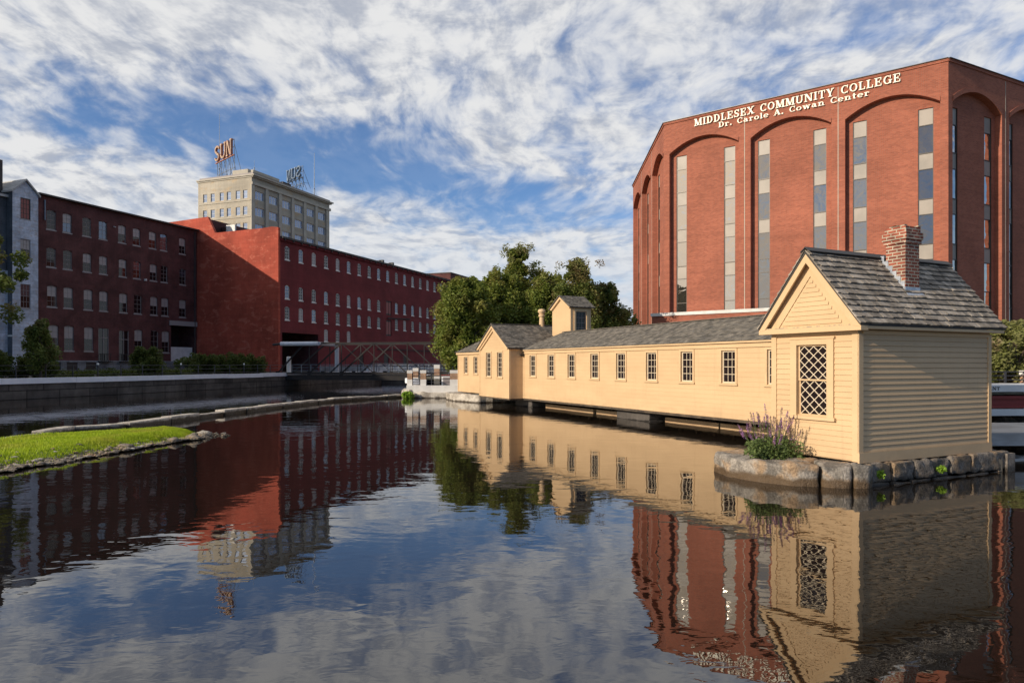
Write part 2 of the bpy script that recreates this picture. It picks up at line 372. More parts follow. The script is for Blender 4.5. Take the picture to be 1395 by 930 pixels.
def add_window(w, h, nx, ny, fm, pm, fw=.06, mw=.022, meet=True, sillm=None, upper=None, arch=0.0, archm=None, sill_w=.12, name='window', case=0.0):
    """sash window; local origin bottom centre on the outer wall face, looking to -y (set .08 back)"""
    def fn():
        m = MB(); y0, y1 = .05, .12
        m.box(-w/2, -w/2+fw, y0, y1, 0, h, fm); m.box(w/2-fw, w/2, y0, y1, 0, h, fm)
        m.box(-w/2+fw, w/2-fw, y0, y1, 0, fw, fm); m.box(-w/2+fw, w/2-fw, y0, y1, h-fw, h, fm)
        if meet: m.box(-w/2+fw, w/2-fw, y0+.01, y1-.01, h/2-.022, h/2+.022, fm)
        for i in range(1, nx):
            x = -w/2+fw+(w-2*fw)*i/nx; m.box(x-mw/2, x+mw/2, y0+.02, y1-.022, fw, h-fw, fm)
        for j in range(1, ny):
            z = fw+(h-2*fw)*j/ny
            if meet and abs(z-h/2) < .05: continue
            m.box(-w/2+fw, w/2-fw, y0+.023, y1-.025, z-mw/2, z+mw/2, fm)
        if arch:   # brick segments closing the corners under a segmental arch
            n = 6
            for sgn in (-1, 1):
                pts = [(sgn*w/2, .0, h), (sgn*w/2, .0, h-arch)]
                for k in range(1, n+1):
                    x = w/2*(1-k/n); pts.append((sgn*x, .0, h-arch*(x/(w/2))**2))
                m.prism(pts, (0, .045, 0), archm)
        if case:
            c = case; m.box(-w/2-c, -w/2, -.03, -.002, -.02, h+.01, 'yellow_trim'); m.box(w/2, w/2+c, -.03, -.002, -.02, h+.01, 'yellow_trim')
            m.box(-w/2-c, w/2+c, -.033, -.003, h+.013, h+.09, 'yellow_trim'); m.box(-w/2-c-.04, w/2+c+.04, -.06, -.002, -.09, -.023, 'yellow_trim')
        f = m.build(name)
        p = MB(); zz = fw+(h-2*fw)*.5
        if upper: p.box(-w/2+fw, w/2-fw, y1-.03, y1-.01, fw, zz, pm); p.box(-w/2+fw, w/2-fw, y1-.03, y1-.01, zz, h-fw, upper)
        else: p.box(-w/2+fw, w/2-fw, y1-.03, y1-.01, fw, h-fw, pm)
        p.build('pane', f)
        if sillm:
            q = MB(); q.box(-w/2-.07, w/2+.07, -.07, .14, -sill_w, -.003, sillm); q.build('sill', f)
        return f
    return Placer(fn)
def frame(o, deg): return Matrix.Translation((o[0], o[1], 0)) @ Matrix.Rotation(rad(deg), 4, 'Z')
def hfbm(x, y, s): return noise.fractal(Vector((x*s, y*s, .3)), 1, 2, 4)

# ---------------------------------------------------------------- setting: water, ground, banks
m = MB(); m.face([(-1400, -300, 0), (1400, -300, 0), (1400, 1600, 0), (-1400, 1600, 0)], 'canal_water')
tag(m.build('water'), 'dark still canal water with slow ripples', kind='structure')
SHORE_L = [(-90, -150), (-57, -30), (-35.25, 47), (-25.8, 80.5), (-19.5, 102)]
SHORE_R = [(-11, 102), (-9.6, 80), (-8.6, 56), (-7.6, 53.2), (-1, 52.6), (3, 50.5), (15.2, 23.2), (19.2, 27.2), (46, 30), (70, -150)]
GZ = 1.3
poly = SHORE_L + SHORE_R + [(1400, -150), (1400, 1600), (-1400, 1600), (-1400, -150)]
m = MB()
tri = tessellate_polygon([[Vector((x, y, 0)) for x, y in poly]])
for a, b, c in tri:
    pts = [(*poly[i], GZ) for i in (a, b, c)]
    n_ = (Vector(pts[1])-Vector(pts[0])).cross(Vector(pts[2])-Vector(pts[0])).z
    m.face(pts if n_ > 0 else pts[::-1], 'dirt')
tag(m.build('ground'), 'flat ground round the canal', kind='structure')
m = MB(); m.box(-60, 60, -60, -4, -1, .9, 'dirt'); tag(m.build('near_bank'), 'bank on the near side of the basin', kind='structure')
# street in front of the mills (sheet 4 mm above the ground)
Ml = frame((-35.96, 105), 69.0)
m = MB(); m.M = Ml; m.box(-75, 90, -7.5, -1.0, GZ-.2, GZ+.004, 'asphalt'); m.build('street')['kind'] = 'structure'

def along(pts, step):
    out = []
    for a, b in zip(pts, pts[1:]):
        a = Vector(a); b = Vector(b); n = max(1, round((b-a).length/step))
        out += [a+(b-a)*i/n for i in range(n)]
    return out+[Vector(pts[-1])]
def canal_wall(pts, label, side, name='canal_wall', seg=5.5, top=1.5, mat='canal_stone', cop='pale_granite', cw=.55, ct=.40):
    """side=+1: water on the right hand of the direction of travel"""
    root = thing(name, label, 'wall', (*pts[0], 0))
    inv = Matrix.Translation((-pts[0][0], -pts[0][1], 0))
    m = MB(); m.M = inv; c = MB(); c.M = inv; r = random.Random(3)
    for a, b in zip(pts, pts[1:]):
        d = (Vector(b)-Vector(a)).normalized(); n = Vector((d.y, -d.x))*side
        q = [Vector(a)+n*.05, Vector(b)+n*.05, Vector(b)-n*.5, Vector(a)-n*.5]
        m.prism([(p.x, p.y, -1.5) for p in q], (0, 0, 1.5+top-ct-.004), mat)
    P = along(pts, seg)
    for a, b in zip(P, P[1:]):
        d = (b-a).normalized(); n = Vector((d.y, -d.x))*side; dz = r.uniform(-.02, .02); dn = n*r.uniform(-.02, .03)
        q = [a+n*.16+dn+d*.012, b+n*.16+dn-d*.012, b-n*(cw-.16)-d*.012, a-n*(cw-.16)+d*.012]
        c.prism([(p.x, p.y, top-ct+dz) for p in q], (0, 0, ct), cop)
    m.build('wall_face', root); c.build('coping', root)
    return root
canal_wall(SHORE_L[1:], 'long dark stone canal wall with pale granite coping on the left, below the mills', 1)
canal_wall(SHORE_R[:4], 'stone canal wall at the far right end of the iron bridge, below the trees', 1, top=1.36)
canal_wall([(-19.5, 102), (-11, 102)], 'dark canal wall closing the canal behind the iron bridge', 1, top=1.36)

# ---------------------------------------------------------------- stones
def stone_poly(mb, pts, z0, z1, m, bev=.07, amp=.03, fs=2.2, sub=3, seed=0.0):
    bm = bmesh.new()
    vs = [bm.verts.new((x, y, z0)) for x, y in pts]
    f = bm.faces.new(vs)
    if f.normal.z > 0 or sum((pts[i][0]*pts[(i+1) % len(pts)][1]-pts[(i+1) % len(pts)][0]*pts[i][1]) for i in range(len(pts))) > 0: f.normal_flip()
    r = bmesh.ops.extrude_face_region(bm, geom=[f]); up = [v for v in r['geom'] if isinstance(v, bmesh.types.BMVert)]
    for v in up: v.co.z = z1
    if bm.faces: bmesh.ops.recalc_face_normals(bm, faces=bm.faces[:])
    bmesh.ops.bevel(bm, geom=bm.edges[:], offset=bev, segments=2, affect='EDGES', profile=.6)
    bmesh.ops.triangulate(bm, faces=[f for f in bm.faces if len(f.verts) > 4])
    for _ in range(sub):
        long = [e for e in bm.edges if e.calc_length() > .10]
        if not long or len(bm.faces) > 5000: break
        bmesh.ops.subdivide_edges(bm, edges=long, cuts=1, use_grid_fill=True)
        bmesh.ops.triangulate(bm, faces=[f for f in bm.faces if len(f.verts) > 4])
    bm.normal_update()
    for v in bm.verts:
        p = v.co*fs+Vector((seed, seed*.7, 0)); v.co += v.normal*(noise.fractal(p, 1, 2.1, 4)*amp)
    bm.verts.index_update(); i0 = len(mb.v); mi = mb.mat(m)
    mb.v += [tuple(mb.M @ v.co) for v in bm.verts]
    for f in bm.faces: mb.f.append(tuple(i0+v.index for v in f.verts)); mb.mi.append(mi)
    bm.free()
def rock(mb, c, r, m, sq=(1, 1, .6), seed=0.0, n=2):
    bm = bmesh.new(); bmesh.ops.create_icosphere(bm, subdivisions=n, radius=1.0)
    for v in bm.verts:
        k = 1+noise.fractal(v.co*1.3+Vector((seed, seed, 0)), 1, 2, 3)*.45
        v.co = Vector((v.co.x*sq[0], v.co.y*sq[1], v.co.z*sq[2]))*r*k+Vector(c)
    bm.verts.index_update(); i0 = len(mb.v); mi = mb.mat(m); mb.v += [tuple(mb.M @ v.co) for v in bm.verts]
    for f in bm.faces: mb.f.append(tuple(i0+v.index for v in f.verts)); mb.mi.append(mi)
    bm.free()

# ---------------------------------------------------------------- timber house helpers
def claps(m, spans, z0, z1, ex, y=0.0, rel=.02, mt='yellow_paint'):
    """clapboards on a wall facing -y; spans(z_mid) -> list of (xa, xb)"""
    n = max(1, round((z1-z0)/ex)); e = (z1-z0)/n
    for i in range(n):
        za, zb = z0+i*e, z0+(i+1)*e
        for a, b in spans((za+zb)/2):
            if b-a < .02: continue
            m.face([(a, y-rel, za), (b, y-rel, za), (b, y-rel*.12, zb), (a, y-rel*.12, zb)], mt)
            m.face([(a, y, za), (b, y, za), (b, y-rel, za), (a, y-rel, za)], mt)
def shingles(m, o, U, V, ex, lo=None, hi=None, w=(.11, .2), th=.02, mt='shingle', seed=1, jag=.018):
    """o eave corner, U along the eave, V up the slope; lo/hi(s) limit the extent along U at slope distance s"""
    r = random.Random(seed); o = Vector(o); L = Vector(U).length; u = Vector(U)/L; S = Vector(V).length; v = Vector(V)/S
    n = u.cross(v); 
    if n.z < 0: n = -n
    k = 0; s = 0.0
    while s < S-.03:
        a = lo(s) if lo else 0.0; b = hi(s) if hi else L; x = a-r.uniform(0, .08)
        while x < b:
            ww = r.uniform(*w); xa = max(x, a); xb = min(x+ww-.006, b); x += ww
            if xb-xa < .02: continue
            j = r.uniform(-jag, jag); s0 = s+j; s1 = min(s+ex*1.15, S); t0 = th*r.uniform(.8, 1.35)+.008
            p = [o+u*xa+v*s0, o+u*xb+v*s0, o+u*xb+v*s1, o+u*xa+v*s1]
            q = [p[0]+n*t0, p[1]+n*(t0+r.uniform(-.004, .004)), p[2]+n*.006, p[3]+n*.006]
            flip = u.cross(v).z < 0
            fs = [(4,5,6,7),(0,1,5,4),(1,2,6,5),(3,0,4,7)]
            m.solid([tuple(z) for z in p+q], [tuple(reversed(f)) for f in fs] if flip else fs, mt)
        s += ex; k += 1

# ================================================================ the small gate cottage (front right)
HA = -64.3; HO = (7.11, 14.0)
cot = thing('gate_cottage', 'small yellow clapboard gate cottage with diamond window and brick chimney, on a stone footing', 'building', (*HO, 0), rad(HA))
W0, D0, Z0, ZE = 2.26, 4.49, .49, 3.22     # width of gable front, depth, floor, eave
wx0, wx1, wz0, wz1 = -1.54, -.74, 1.38, 2.93
m = MB()
# front (gable) wall, faces -y
m.wall(-W0, 0, Z0, ZE, [(wx0, wx1, wz0, wz1)], 'yellow_paint', rev=.12, revm='yellow_trim')
tx0, tx1 = wx0-.17, wx1+.17
def sp_front(z):
    a, b = -W0+.13, -.13
    if z < wz0-.10 or z > 3.16: return [(a, b)]
    return [(a, tx0), (tx1, b)]
claps(m, sp_front, Z0+.02, 3.10, .118, rel=.02)
# side wall (faces +x): rotate so that its local x runs along y
m.M = Matrix.Rotation(rad(90), 4, 'Z')
m.wall(0, D0, Z0, ZE, [], 'yellow_paint')
claps(m, lambda z: [(.10, D0-.10)], Z0+.20, ZE-.10, .116, rel=.024)
m.M = Matrix.Translation((-W0, D0, 0)) @ Matrix.Rotation(rad(-90), 4, 'Z')
m.wall(0, D0, Z0, ZE, [], 'yellow_paint'); claps(m, lambda z: [(.1, D0-.1)], Z0+.2, ZE-.1, .116, rel=.02)
m.M = Matrix.Translation((0, D0, 0)) @ Matrix.Rotation(rad(180), 4, 'Z')
m.wall(0, W0, Z0, ZE, [], 'yellow_paint')
m.face([(0, 0, ZE), (W0, 0, ZE), (W0/2, 0, ZE+1.40)], 'yellow_paint')
m.M = Matrix()
m.build('wall', cot)
# pediment
OV = .22; RX = -W0/2; RZ = 4.93
slope = (RZ-ZE-.02)/(W0/2+OV)
m = MB()
m.face([(-W0-.2, -.06, ZE+.09), (.2, -.06, ZE+.09), (RX, -.06, ZE+.09+slope*(W0/2+.2))], 'yellow_trim')
def sp_ped(z):
    h = (z-ZE-.09)/slope; a, b = -W0+h+.26, -h-.26
    return [(a, b)] if b > a else []
claps(m, sp_ped, ZE+.15, RZ-.55, .105, y=-.062, rel=.018)
m.build('pediment', cot)
t_ = MB()
t_.box(-W0-OV, OV, -.22, -.002, ZE-.03, ZE+.08, 'yellow_trim')          # pediment base cornice
t_.box(-W0-.01, .01, -.035, -.003, 3.13, ZE-.033, 'yellow_trim')          # frieze
t_.box(-W0-.015, -W0+.13, -.034, -.001, Z0, 3.127, 'yellow_trim'); t_.box(-.13, .02, -.034, .0, Z0, 3.127, 'yellow_trim')  # corner boards
t_.box(.003, .034, -.034, .10, Z0, 3.127, 'yellow_trim'); t_.box(.002, .034, D0-.10, D0+.02, Z0+.198, ZE-.10, 'yellow_trim')
t_.box(.002, .044, -.036, D0+.022, Z0-.02, Z0+.195, 'yellow_trim')            # side water table board
t_.box(.002, .04, .102, D0+.02, ZE-.10, ZE-.03, 'yellow_trim')
# raking cornice boards, gable front
for sg in (-1, 1):
    ex_ = RX+sg*(W0/2+OV); 
    for (dy0, dy1, off, hh) in ((-.225, -.185, -.01, .15), (-.18, -.065, .02, .10)):
        a = Vector((ex_, dy0, ZE+.055+off)); b = Vector((RX, dy0, RZ+.02+off))
        t_.prism([tuple(a), tuple(b), (RX, dy0, b.z-hh*1.5), (ex_-sg*hh*1.22, dy0, a.z+.025)], (0, dy1-dy0, 0), 'yellow_trim')
    t_.prism([(RX+sg*(W0/2-.02), -.085, ZE+.10), (RX, -.085, RZ-.30), (RX, -.085, RZ-.50), (RX+sg*(W0/2-.24), -.085, ZE+.10)], (0, .022, 0), 'yellow_trim')
t_.build('trim', cot)
g = MB(); g.box(-W0-OV+.05, OV-.05, -.205, -.066, ZE+.082, ZE+.105, 'weathered_board'); g.build('ledge_board', cot)
# diamond window
ww, wh = wx1-wx0, wz1-wz0
w_ = MB()
w_.box(tx0, wx0, -.05, -.001, wz0-.02, wz1+.12, 'yellow_trim'); w_.box(wx1, tx1, -.05, -.001, wz0-.02, wz1+.12, 'yellow_trim')
w_.box(wx0-.001, wx1+.001, -.048, -.002, wz1, wz1+.12, 'yellow_trim'); w_.box(tx0-.03, tx1+.03, -.065, -.003, wz1+.123, wz1+.165, 'yellow_trim')
w_.box(tx0-.05, tx1+.05, -.085, .05, wz0-.095, wz0-.02, 'yellow_trim')
for x0_, x1_, z0_, z1_, yy in ((wx0, wx1, wz0-.018, (wz0+wz1)/2+.02, .05), (wx0, wx1, (wz0+wz1)/2-.02, wz1, .025)):
    fwv = .036
    w_.box(x0_+.002, x0_+fwv, yy, yy+.03, z0_, z1_, 'yellow_trim'); w_.box(x1_-fwv, x1_-.002, yy, yy+.03, z0_, z1_, 'yellow_trim')
    w_.box(x0_+fwv, x1_-fwv, yy, yy+.03, z0_, z0_+fwv, 'yellow_trim'); w_.box(x0_+fwv, x1_-fwv, yy, yy+.03, z1_-fwv, z1_, 'yellow_trim')
win = w_.build('window', cot)
l_ = MB(); gp = MB()
for z0_, z1_, yy in ((wz0-.018, (wz0+wz1)/2+.02, .062), ((wz0+wz1)/2-.02, wz1, .037)):
    xa, xb, za, zb = wx0+.036, wx1-.036, z0_+.036, z1_-.036; hx = (xb-xa)/3; hz = (zb-za)/3.5; sl = hz/hx
    for sg in (1, -1):
        for k in range(-8, 9):
            # line z = za + sg*sl*(x-xa) + k*hz  clipped to the sash
            pts = []
            xs = [xa, xb]; c0 = za+k*hz+(hz/2)*0
            f_ = (lambda x: c0+sg*sl*(x-xa))
            x1c, x2c = xa, xb
            z1c, z2c = f_(x1c), f_(x2c)
            def clip(x, z):
                if z < za: return (xa+(za-c0)/(sg*sl), za)
                if z > zb: return (xa+(zb-c0)/(sg*sl), zb)
                return (x, z)
            if max(z1c, z2c) <= za+.01 or min(z1c, z2c) >= zb-.01: continue
            A = clip(x1c, z1c); B = clip(x2c, z2c)
            if (Vector(A)-Vector(B)).length < .04: continue
            l_.beam((A[0], yy+sg*.002, A[1]), (B[0], yy+sg*.002, B[1]), .016, .017, 'muntin_white', up=(0, 1, 0))
    gp.face([(xa-.005, yy+.012, za-.005), (xb+.005, yy+.012, za-.005), (xb+.005, yy+.012, zb+.005), (xa-.005, yy+.012, zb+.005)], 'pane_house')
l_.build('lattice', win); gp.build('pane', win)
# roof
rf = MB()
for sg in (-1, 1):
    ex_ = RX+sg*(W0/2+OV)
    E0 = Vector((ex_, -.235, ZE+.10)); R0 = Vector((RX, -.235, RZ+.055)); Ld = D0+.48
    rf.prism([tuple(E0), tuple(R0), (RX, -.235, RZ-.02), (ex_, -.235, ZE+.065)], (0, Ld, 0), 'roof_under')
    nrm = Vector((sg*(RZ-ZE), 0, (W0/2+OV))).normalized()
    shingles(rf, E0+nrm*.004-Vector((0, .02, 0)), (0, Ld+.04, 0), R0-E0, .165, w=(.11, .22), th=.032, seed=5+sg, jag=.014)
rf.beam((RX-.06, -.25, RZ+.075), (RX-.06, D0+.25, RZ+.075), .17, .022, 'tar', up=(-.6, 0, .8)); rf.beam((RX+.06, -.25, RZ+.075), (RX+.06, D0+.25, RZ+.075), .17, .022, 'tar', up=(.6, 0, .8))
roof = rf.build('roof', cot)
q_ = MB()
for sg in (-1, 1):
    ex_ = RX+sg*(W0/2+OV)
    q_.prism([(ex_-sg*.03, -.186, ZE+.05), (RX, -.186, RZ-.024), (RX, -.186, RZ-.07), (ex_-sg*.06, -.186, ZE+.03)], (0, .184, 0), 'yellow_trim')
q_.build('rake_soffit', cot)
# eave soffit on the side walls
s_ = MB(); s_.box(.04, OV-.01, -.02, D0+.2, ZE-.0, ZE+.06, 'yellow_trim'); s_.box(-W0-OV+.01, -W0-.003, -.02, D0+.2, ZE, ZE+.06, 'yellow_trim'); s_.build('soffit', cot)
# chimney
cx0, cx1, cy0, cy1 = -.90, -.43, 2.10, 2.58
ch = MB(); ch.box(cx0, cx1, cy0, cy1, 3.75, 5.42, 'chimney_brick')
ch.box(cx0-.035, cx1+.035, cy0-.035, cy1+.035, 5.22, 5.31, 'chimney_brick'); ch.box(cx0-.06, cx1+.06, cy0-.06, cy1+.06, 5.31, 5.47, 'chimney_brick')
ch.box(cx0-.02, cx1+.02, cy0-.02, cy1+.02, 5.47, 5.60, 'chimney_brick')
ch.box(cx0+.10, cx1-.10, cy0+.10, cy1-.10, 5.60, 5.63, 'tar')
rr = random.Random(4)
for k in range(14):
    x = rr.uniform(cx0, cx1-.12); y = rr.choice((cy0, cy1-.09)); ch.box(x, x+.18, y, y+.1, 5.601+k*.0006, 5.632+rr.uniform(0, .02), 'chimney_brick')
chim = ch.build('chimney', cot)
fl = MB()
def zr(x): return ZE+.10+(RX+W0/2+OV-x)*slope
for k in range(6):
    x = cx1-.06-k*.1; z = zr(x); fl.box(x-.06, x+.05, cy0-.012, cy0-.002, z-.03, z+.16, 'lead_flashing')
fl.box(cx1+.002, cx1+.012, cy0-.02, cy1+.02, zr(cx1)-.05, zr(cx1)+.10, 'lead_flashing')
a = Vector((cx1, 0, zr(cx1)+.035)); 
fl.prism([(cx1, cy0-.05, zr(cx1)+.03), (cx1+.10, cy0-.05, zr(cx1+.10)+.03), (cx1+.10, cy1+.05, zr(cx1+.10)+.03), (cx1, cy1+.05, zr(cx1)+.03)], (0, 0, .008), 'lead_flashing')
fl.build('flashing', chim)
# passage between cottage and gatehouse (behind the cottage)
m = MB(); m.box(-3.4, -1.0, D0+.01, 6.2, .3, .49, 'grey_timber'); tag(m.build('footway', None, (*HO, 0), rad(HA)), 'grey plank footway behind the yellow cottage', 'footway')

# footing of the cottage: granite blocks along the side, at the corner and in front
HM = frame(HO, HA)
foot = thing('stone_footing', 'row of dark granite blocks under the side wall of the yellow cottage', 'stonework', (*HO, 0), rad(HA))
m = MB(); y = .12; r = random.Random(9)
m.box(-2.1, -.12, .2, 4.8, -1, Z0-.012, 'granite')
k = 0
while y < 4.85:
    L = r.uniform(.55, .95); y2 = min(y+L, 4.98)
    if k == 5 or y2 > 4.9: y2 = 4.98
    stone_poly(m, [(-.30, y+.02), (.10+r.uniform(0, .09), y+.02), (.13+r.uniform(-.02, .07), y2-.03), (-.30, y2-.03)], r.uniform(.02, .08), Z0-.02-r.uniform(0, .05), 'granite', .028, .055, 4.5, 4, seed=y*3)
    y = y2; k += 1
y = 0.1
while y < 4.9:
    L = r.uniform(.5, 1.2); y2 = min(y+L, 5.1)
    stone_poly(m, [(-.3, y+.02), (.14+r.uniform(0, .08), y+.02), (.14+r.uniform(0, .08), y2-.02), (-.3, y2-.02)], -.5, r.uniform(.03, .07), 'granite', .04, .04, 3.0, 2, seed=y*5+1)
    y = y2
m.build('block_course', foot, smooth=True)
inv = HM.inverted()
def loc2(p): q = inv @ Vector((*p, 0)); return (q.x, q.y)
def slab(pts, z1, label, seed, amp=.06):
    c = (sum(p[0] for p in pts)/len(pts), sum(p[1] for p in pts)/len(pts))
    mm = MB(); stone_poly(mm, [(p[0]-c[0], p[1]-c[1]) for p in pts], -.6, z1, 'boulder_granite', .07, amp, 2.6, 4, seed)
    return tag(mm.build('granite_slab', None, (*c, 0), smooth=True), label, 'stone', 'granite slabs in front of the cottage')
slab([(4.72, 15.95), (4.82, 15.2), (5.28, 14.42), (5.75, 14.02), (6.28, 13.93), (6.42, 14.6), (6.72, 14.85), (6.2, 16.0), (5.4, 16.5), (4.95, 16.45)], .44, 'long tan granite slab under the purple flowering plant beside the cottage', 2.0)
slab([(6.31, 13.90), (6.86, 13.74), (7.02, 14.05), (6.78, 14.78), (6.45, 14.6)], .45, 'squarish granite slab between the long slab and the corner of the cottage', 5.0)
slab([(6.89, 13.74), (7.22, 13.74), (7.42, 14.0), (7.14, 14.28), (6.95, 14.12)], .46, 'narrow granite block directly under the front corner of the cottage', 8.0)
m = MB(); m.M = HM
m.box(.02, .16, 4.55, 4.71, -.8, .46, 'sill_timber'); m.box(-.16, .22, 4.80, 5.1, -.8, .42, 'granite')
tag(m.build('mooring_post'), 'short brown timber post at the far corner of the cottage footing', 'post')

# ================================================================ the long gatehouse
gh = thing('gatehouse', 'long low yellow wooden gatehouse with cross gable and small tower, raised over the canal', 'building', (*HO, 0), rad(HA))
LY = 5.4; BW = 4.4; LX0, LX1 = -26.1, -3.4; LZ0, LZ1 = .52, 3.30
wins = [-24.89, -22.75, -20.6, -18.42, -16.22, -13.98, -11.72, -9.44, -7.25, -5.0]
m = MB(); m.M = Matrix.Translation((0, LY, 0))
m.wall(LX0, LX1, LZ0, LZ1, [(x-.35, x+.35, 1.82, 2.99) for x in wins], 'yellow_paint', rev=.12)
def sp_long(z):
    out = []; x = LX0+.1
    if not 1.70 < z < 3.12: return [(LX0+.1, LX1-.1)]
    for c in wins: out.append((x, c-.45)); x = c+.45
    return out+[(x, LX1-.1)]
claps(m, sp_long, LZ0+.01, 3.06, .17, rel=.010)
m.M = Matrix.Translation((LX1, LY, 0)) @ Matrix.Rotation(rad(90), 4, 'Z'); m.wall(0, BW, LZ0, LZ1, [], 'yellow_paint'); m.face([(0, 0, LZ1), (BW, 0, LZ1), (BW/2, 0, 4.3)], 'yellow_paint')
m.M = Matrix.Translation((LX1, LY+BW, 0)) @ Matrix.Rotation(rad(180), 4, 'Z'); m.wall(0, LX1-LX0, LZ0, LZ1, [], 'yellow_paint')
m.M = Matrix(); m.box(LX0, LX1, LY+.02, LY+BW-.02, LZ0-.1, LZ0-.003, 'dark_wood')
m.build('wall', gh)
t_ = MB()
t_.box(LX0+.01, LX1+.05, LY-.05, LY-.006, 3.10, 3.26, 'yellow_trim'); t_.box(LX0+.01, LX1+.1, LY-.14, LY-.003, 3.262, 3.34, 'yellow_trim')
t_.box(LX0+.002, LX0+.12, LY-.03, LY-.006, LZ0, 3.098, 'yellow_trim')
t_.build('trim', gh)
LW = add_window(.70, 1.17, 3, 4, 'muntin_white', 'pane_house', .045, .02, meet=False, case=.09)
def cased(x, y, z, w, h, pl):
    o = pl.put(gh, (x, y, z)); 
    return o
for x in wins: cased(x, LY, 1.82, .7, 1.17, LW)
rf = MB(); RZ2 = 4.36; hw = BW/2
hipx = LX0+.9
E = lambda x, sg: Vector((x, LY+hw-sg*(hw+.16), 3.33))
for sg in (1, -1):
    V = Vector((0, sg*(hw+.16), RZ2-3.33)); SL = V.length
    rf.face([tuple(p) for p in ((E(LX0-.05, sg), E(LX1+.15, sg), Vector((LX1+.15, LY+hw, RZ2)), Vector((LX0+.9, LY+hw, RZ2))) if sg > 0 else (E(LX1+.15, sg), E(LX0-.05, sg), Vector((LX0+.9, LY+hw, RZ2)), Vector((LX1+.15, LY+hw, RZ2))))], 'roof_under')
    shingles(rf, E(LX0-.05, sg)+Vector((0, 0, .006)), (LX1-LX0+.2, 0, 0), V, .155, lo=(lambda s: s/SL*.95), w=(.12, .24), th=.016, mt='old_shingle', seed=20+sg, jag=.012)
rf.face([tuple(E(LX0-.05, -1)), tuple(E(LX0-.05, 1)), (LX0+.9, LY+hw, RZ2)], 'roof_under')
rf.beam((LX0+.85, LY+hw, RZ2+.035), (LX1+.15, LY+hw, RZ2+.035), .2, .03, 'old_shingle')
rf.build('roof', gh)
# cross gable block
GX0, GX1, GY, GY2 = -30.5, -26.1, 4.5, 10.2
gw = [-29.08, -27.42]
m = MB(); m.M = Matrix.Translation((0, GY, 0))
m.wall(GX0, GX1, .50, 3.5, [(x-.36, x+.36, 1.74, 3.2) for x in gw], 'yellow_paint', rev=.12)
cxg = (GX0+GX1)/2
m.face([(GX0, 0, 3.5), (GX1, 0, 3.5), (cxg, 0, 4.86)], 'yellow_paint')
def sp_g(z):
    if 1.62 < z < 3.34: return [(GX0+.1, gw[0]-.46), (gw[0]+.46, gw[1]-.46), (gw[1]+.46, GX1-.1)]
    if z > 3.5: h = (z-3.5)/.62; return [(GX0+h+.3, GX1-h-.3)] if GX0+h+.3 < GX1-h-.3 else []
    return [(GX0+.1, GX1-.1)]
claps(m, sp_g, .52, 4.5, .17, rel=.010)
m.M = Matrix.Translation((GX1, GY, 0)) @ Matrix.Rotation(rad(90), 4, 'Z'); m.wall(0, GY2-GY, .50, 3.5, [], 'yellow_paint'); claps(m, lambda z: [(.1, .85)], .52, 3.3, .17, rel=.010)
m.M = Matrix.Translation((GX0, GY2, 0)) @ Matrix.Rotation(rad(-90), 4, 'Z'); m.wall(0, GY2-GY, .50, 3.5, [], 'yellow_paint')
m.M = Matrix.Translation((GX1, GY2, 0)) @ Matrix.Rotation(rad(180), 4, 'Z'); m.wall(0, GX1-GX0, .5, 3.5, [], 'yellow_paint'); m.face([(0, 0, 3.5), (GX1-GX0, 0, 3.5), ((GX1-GX0)/2, 0, 4.86)], 'yellow_paint')
m.M = Matrix(); m.box(GX0, GX1, GY+.01, GY2, .42, .498, 'dark_wood')
m.build('wall', gh)
t_ = MB()
for sg in (-1, 1):
    ex_ = cxg+sg*2.42
    t_.prism([(ex_, GY-.16, 3.40), (cxg, GY-.16, 4.90), (cxg, GY-.16, 4.68), (ex_-sg*.3, GY-.16, 3.40)], (0, .07, 0), 'yellow_trim')
    t_.prism([(ex_-sg*.12, GY-.088, 3.38), (cxg, GY-.088, 4.82), (cxg, GY-.088, 4.5), (ex_-sg*.5, GY-.088, 3.38)], (0, .08, 0), 'yellow_trim')
t_.box(GX1-.1, GX1+.015, GY-.03, GY-.002, .5, 3.4, 'yellow_trim'); t_.box(GX0-.01, GX0+.1, GY-.03, GY-.002, .5, 3.4, 'yellow_trim')
t_.box(GX1+.003, GX1+.03, GY-.03, GY+.1, .5, 3.4, 'yellow_trim'); t_.box(GX1+.003, GX1+.12, GY-.1, GY2, 3.36, 3.5, 'yellow_trim')
t_.build('trim', gh)
GW = add_window(.72, 1.46, 3, 5, 'muntin_white', 'pane_house', .045, .02, meet=False, case=.09)
for x in gw: GW.put(gh, (x, GY, 1.74))
rf = MB()
for sg in (-1, 1):
    ex_ = cxg+sg*2.45; E0 = Vector((ex_, GY-.2, 3.44)); R0 = Vector((cxg, GY-.2, 4.93)); Ld = GY2-GY+.4
    rf.prism([tuple(E0), tuple(R0), (cxg, GY-.2, 4.86), (ex_, GY-.2, 3.37)], (0, Ld, 0), 'roof_under')
    shingles(rf, E0+Vector((0, 0, .006)), (0, Ld, 0), R0-E0, .16, w=(.12, .24), th=.02, mt='old_shingle', seed=30+sg)
rf.beam((cxg, GY-.2, 4.96), (cxg, GY2+.2, 4.96), .2, .03, 'old_shingle')
rf.build('roof', gh)
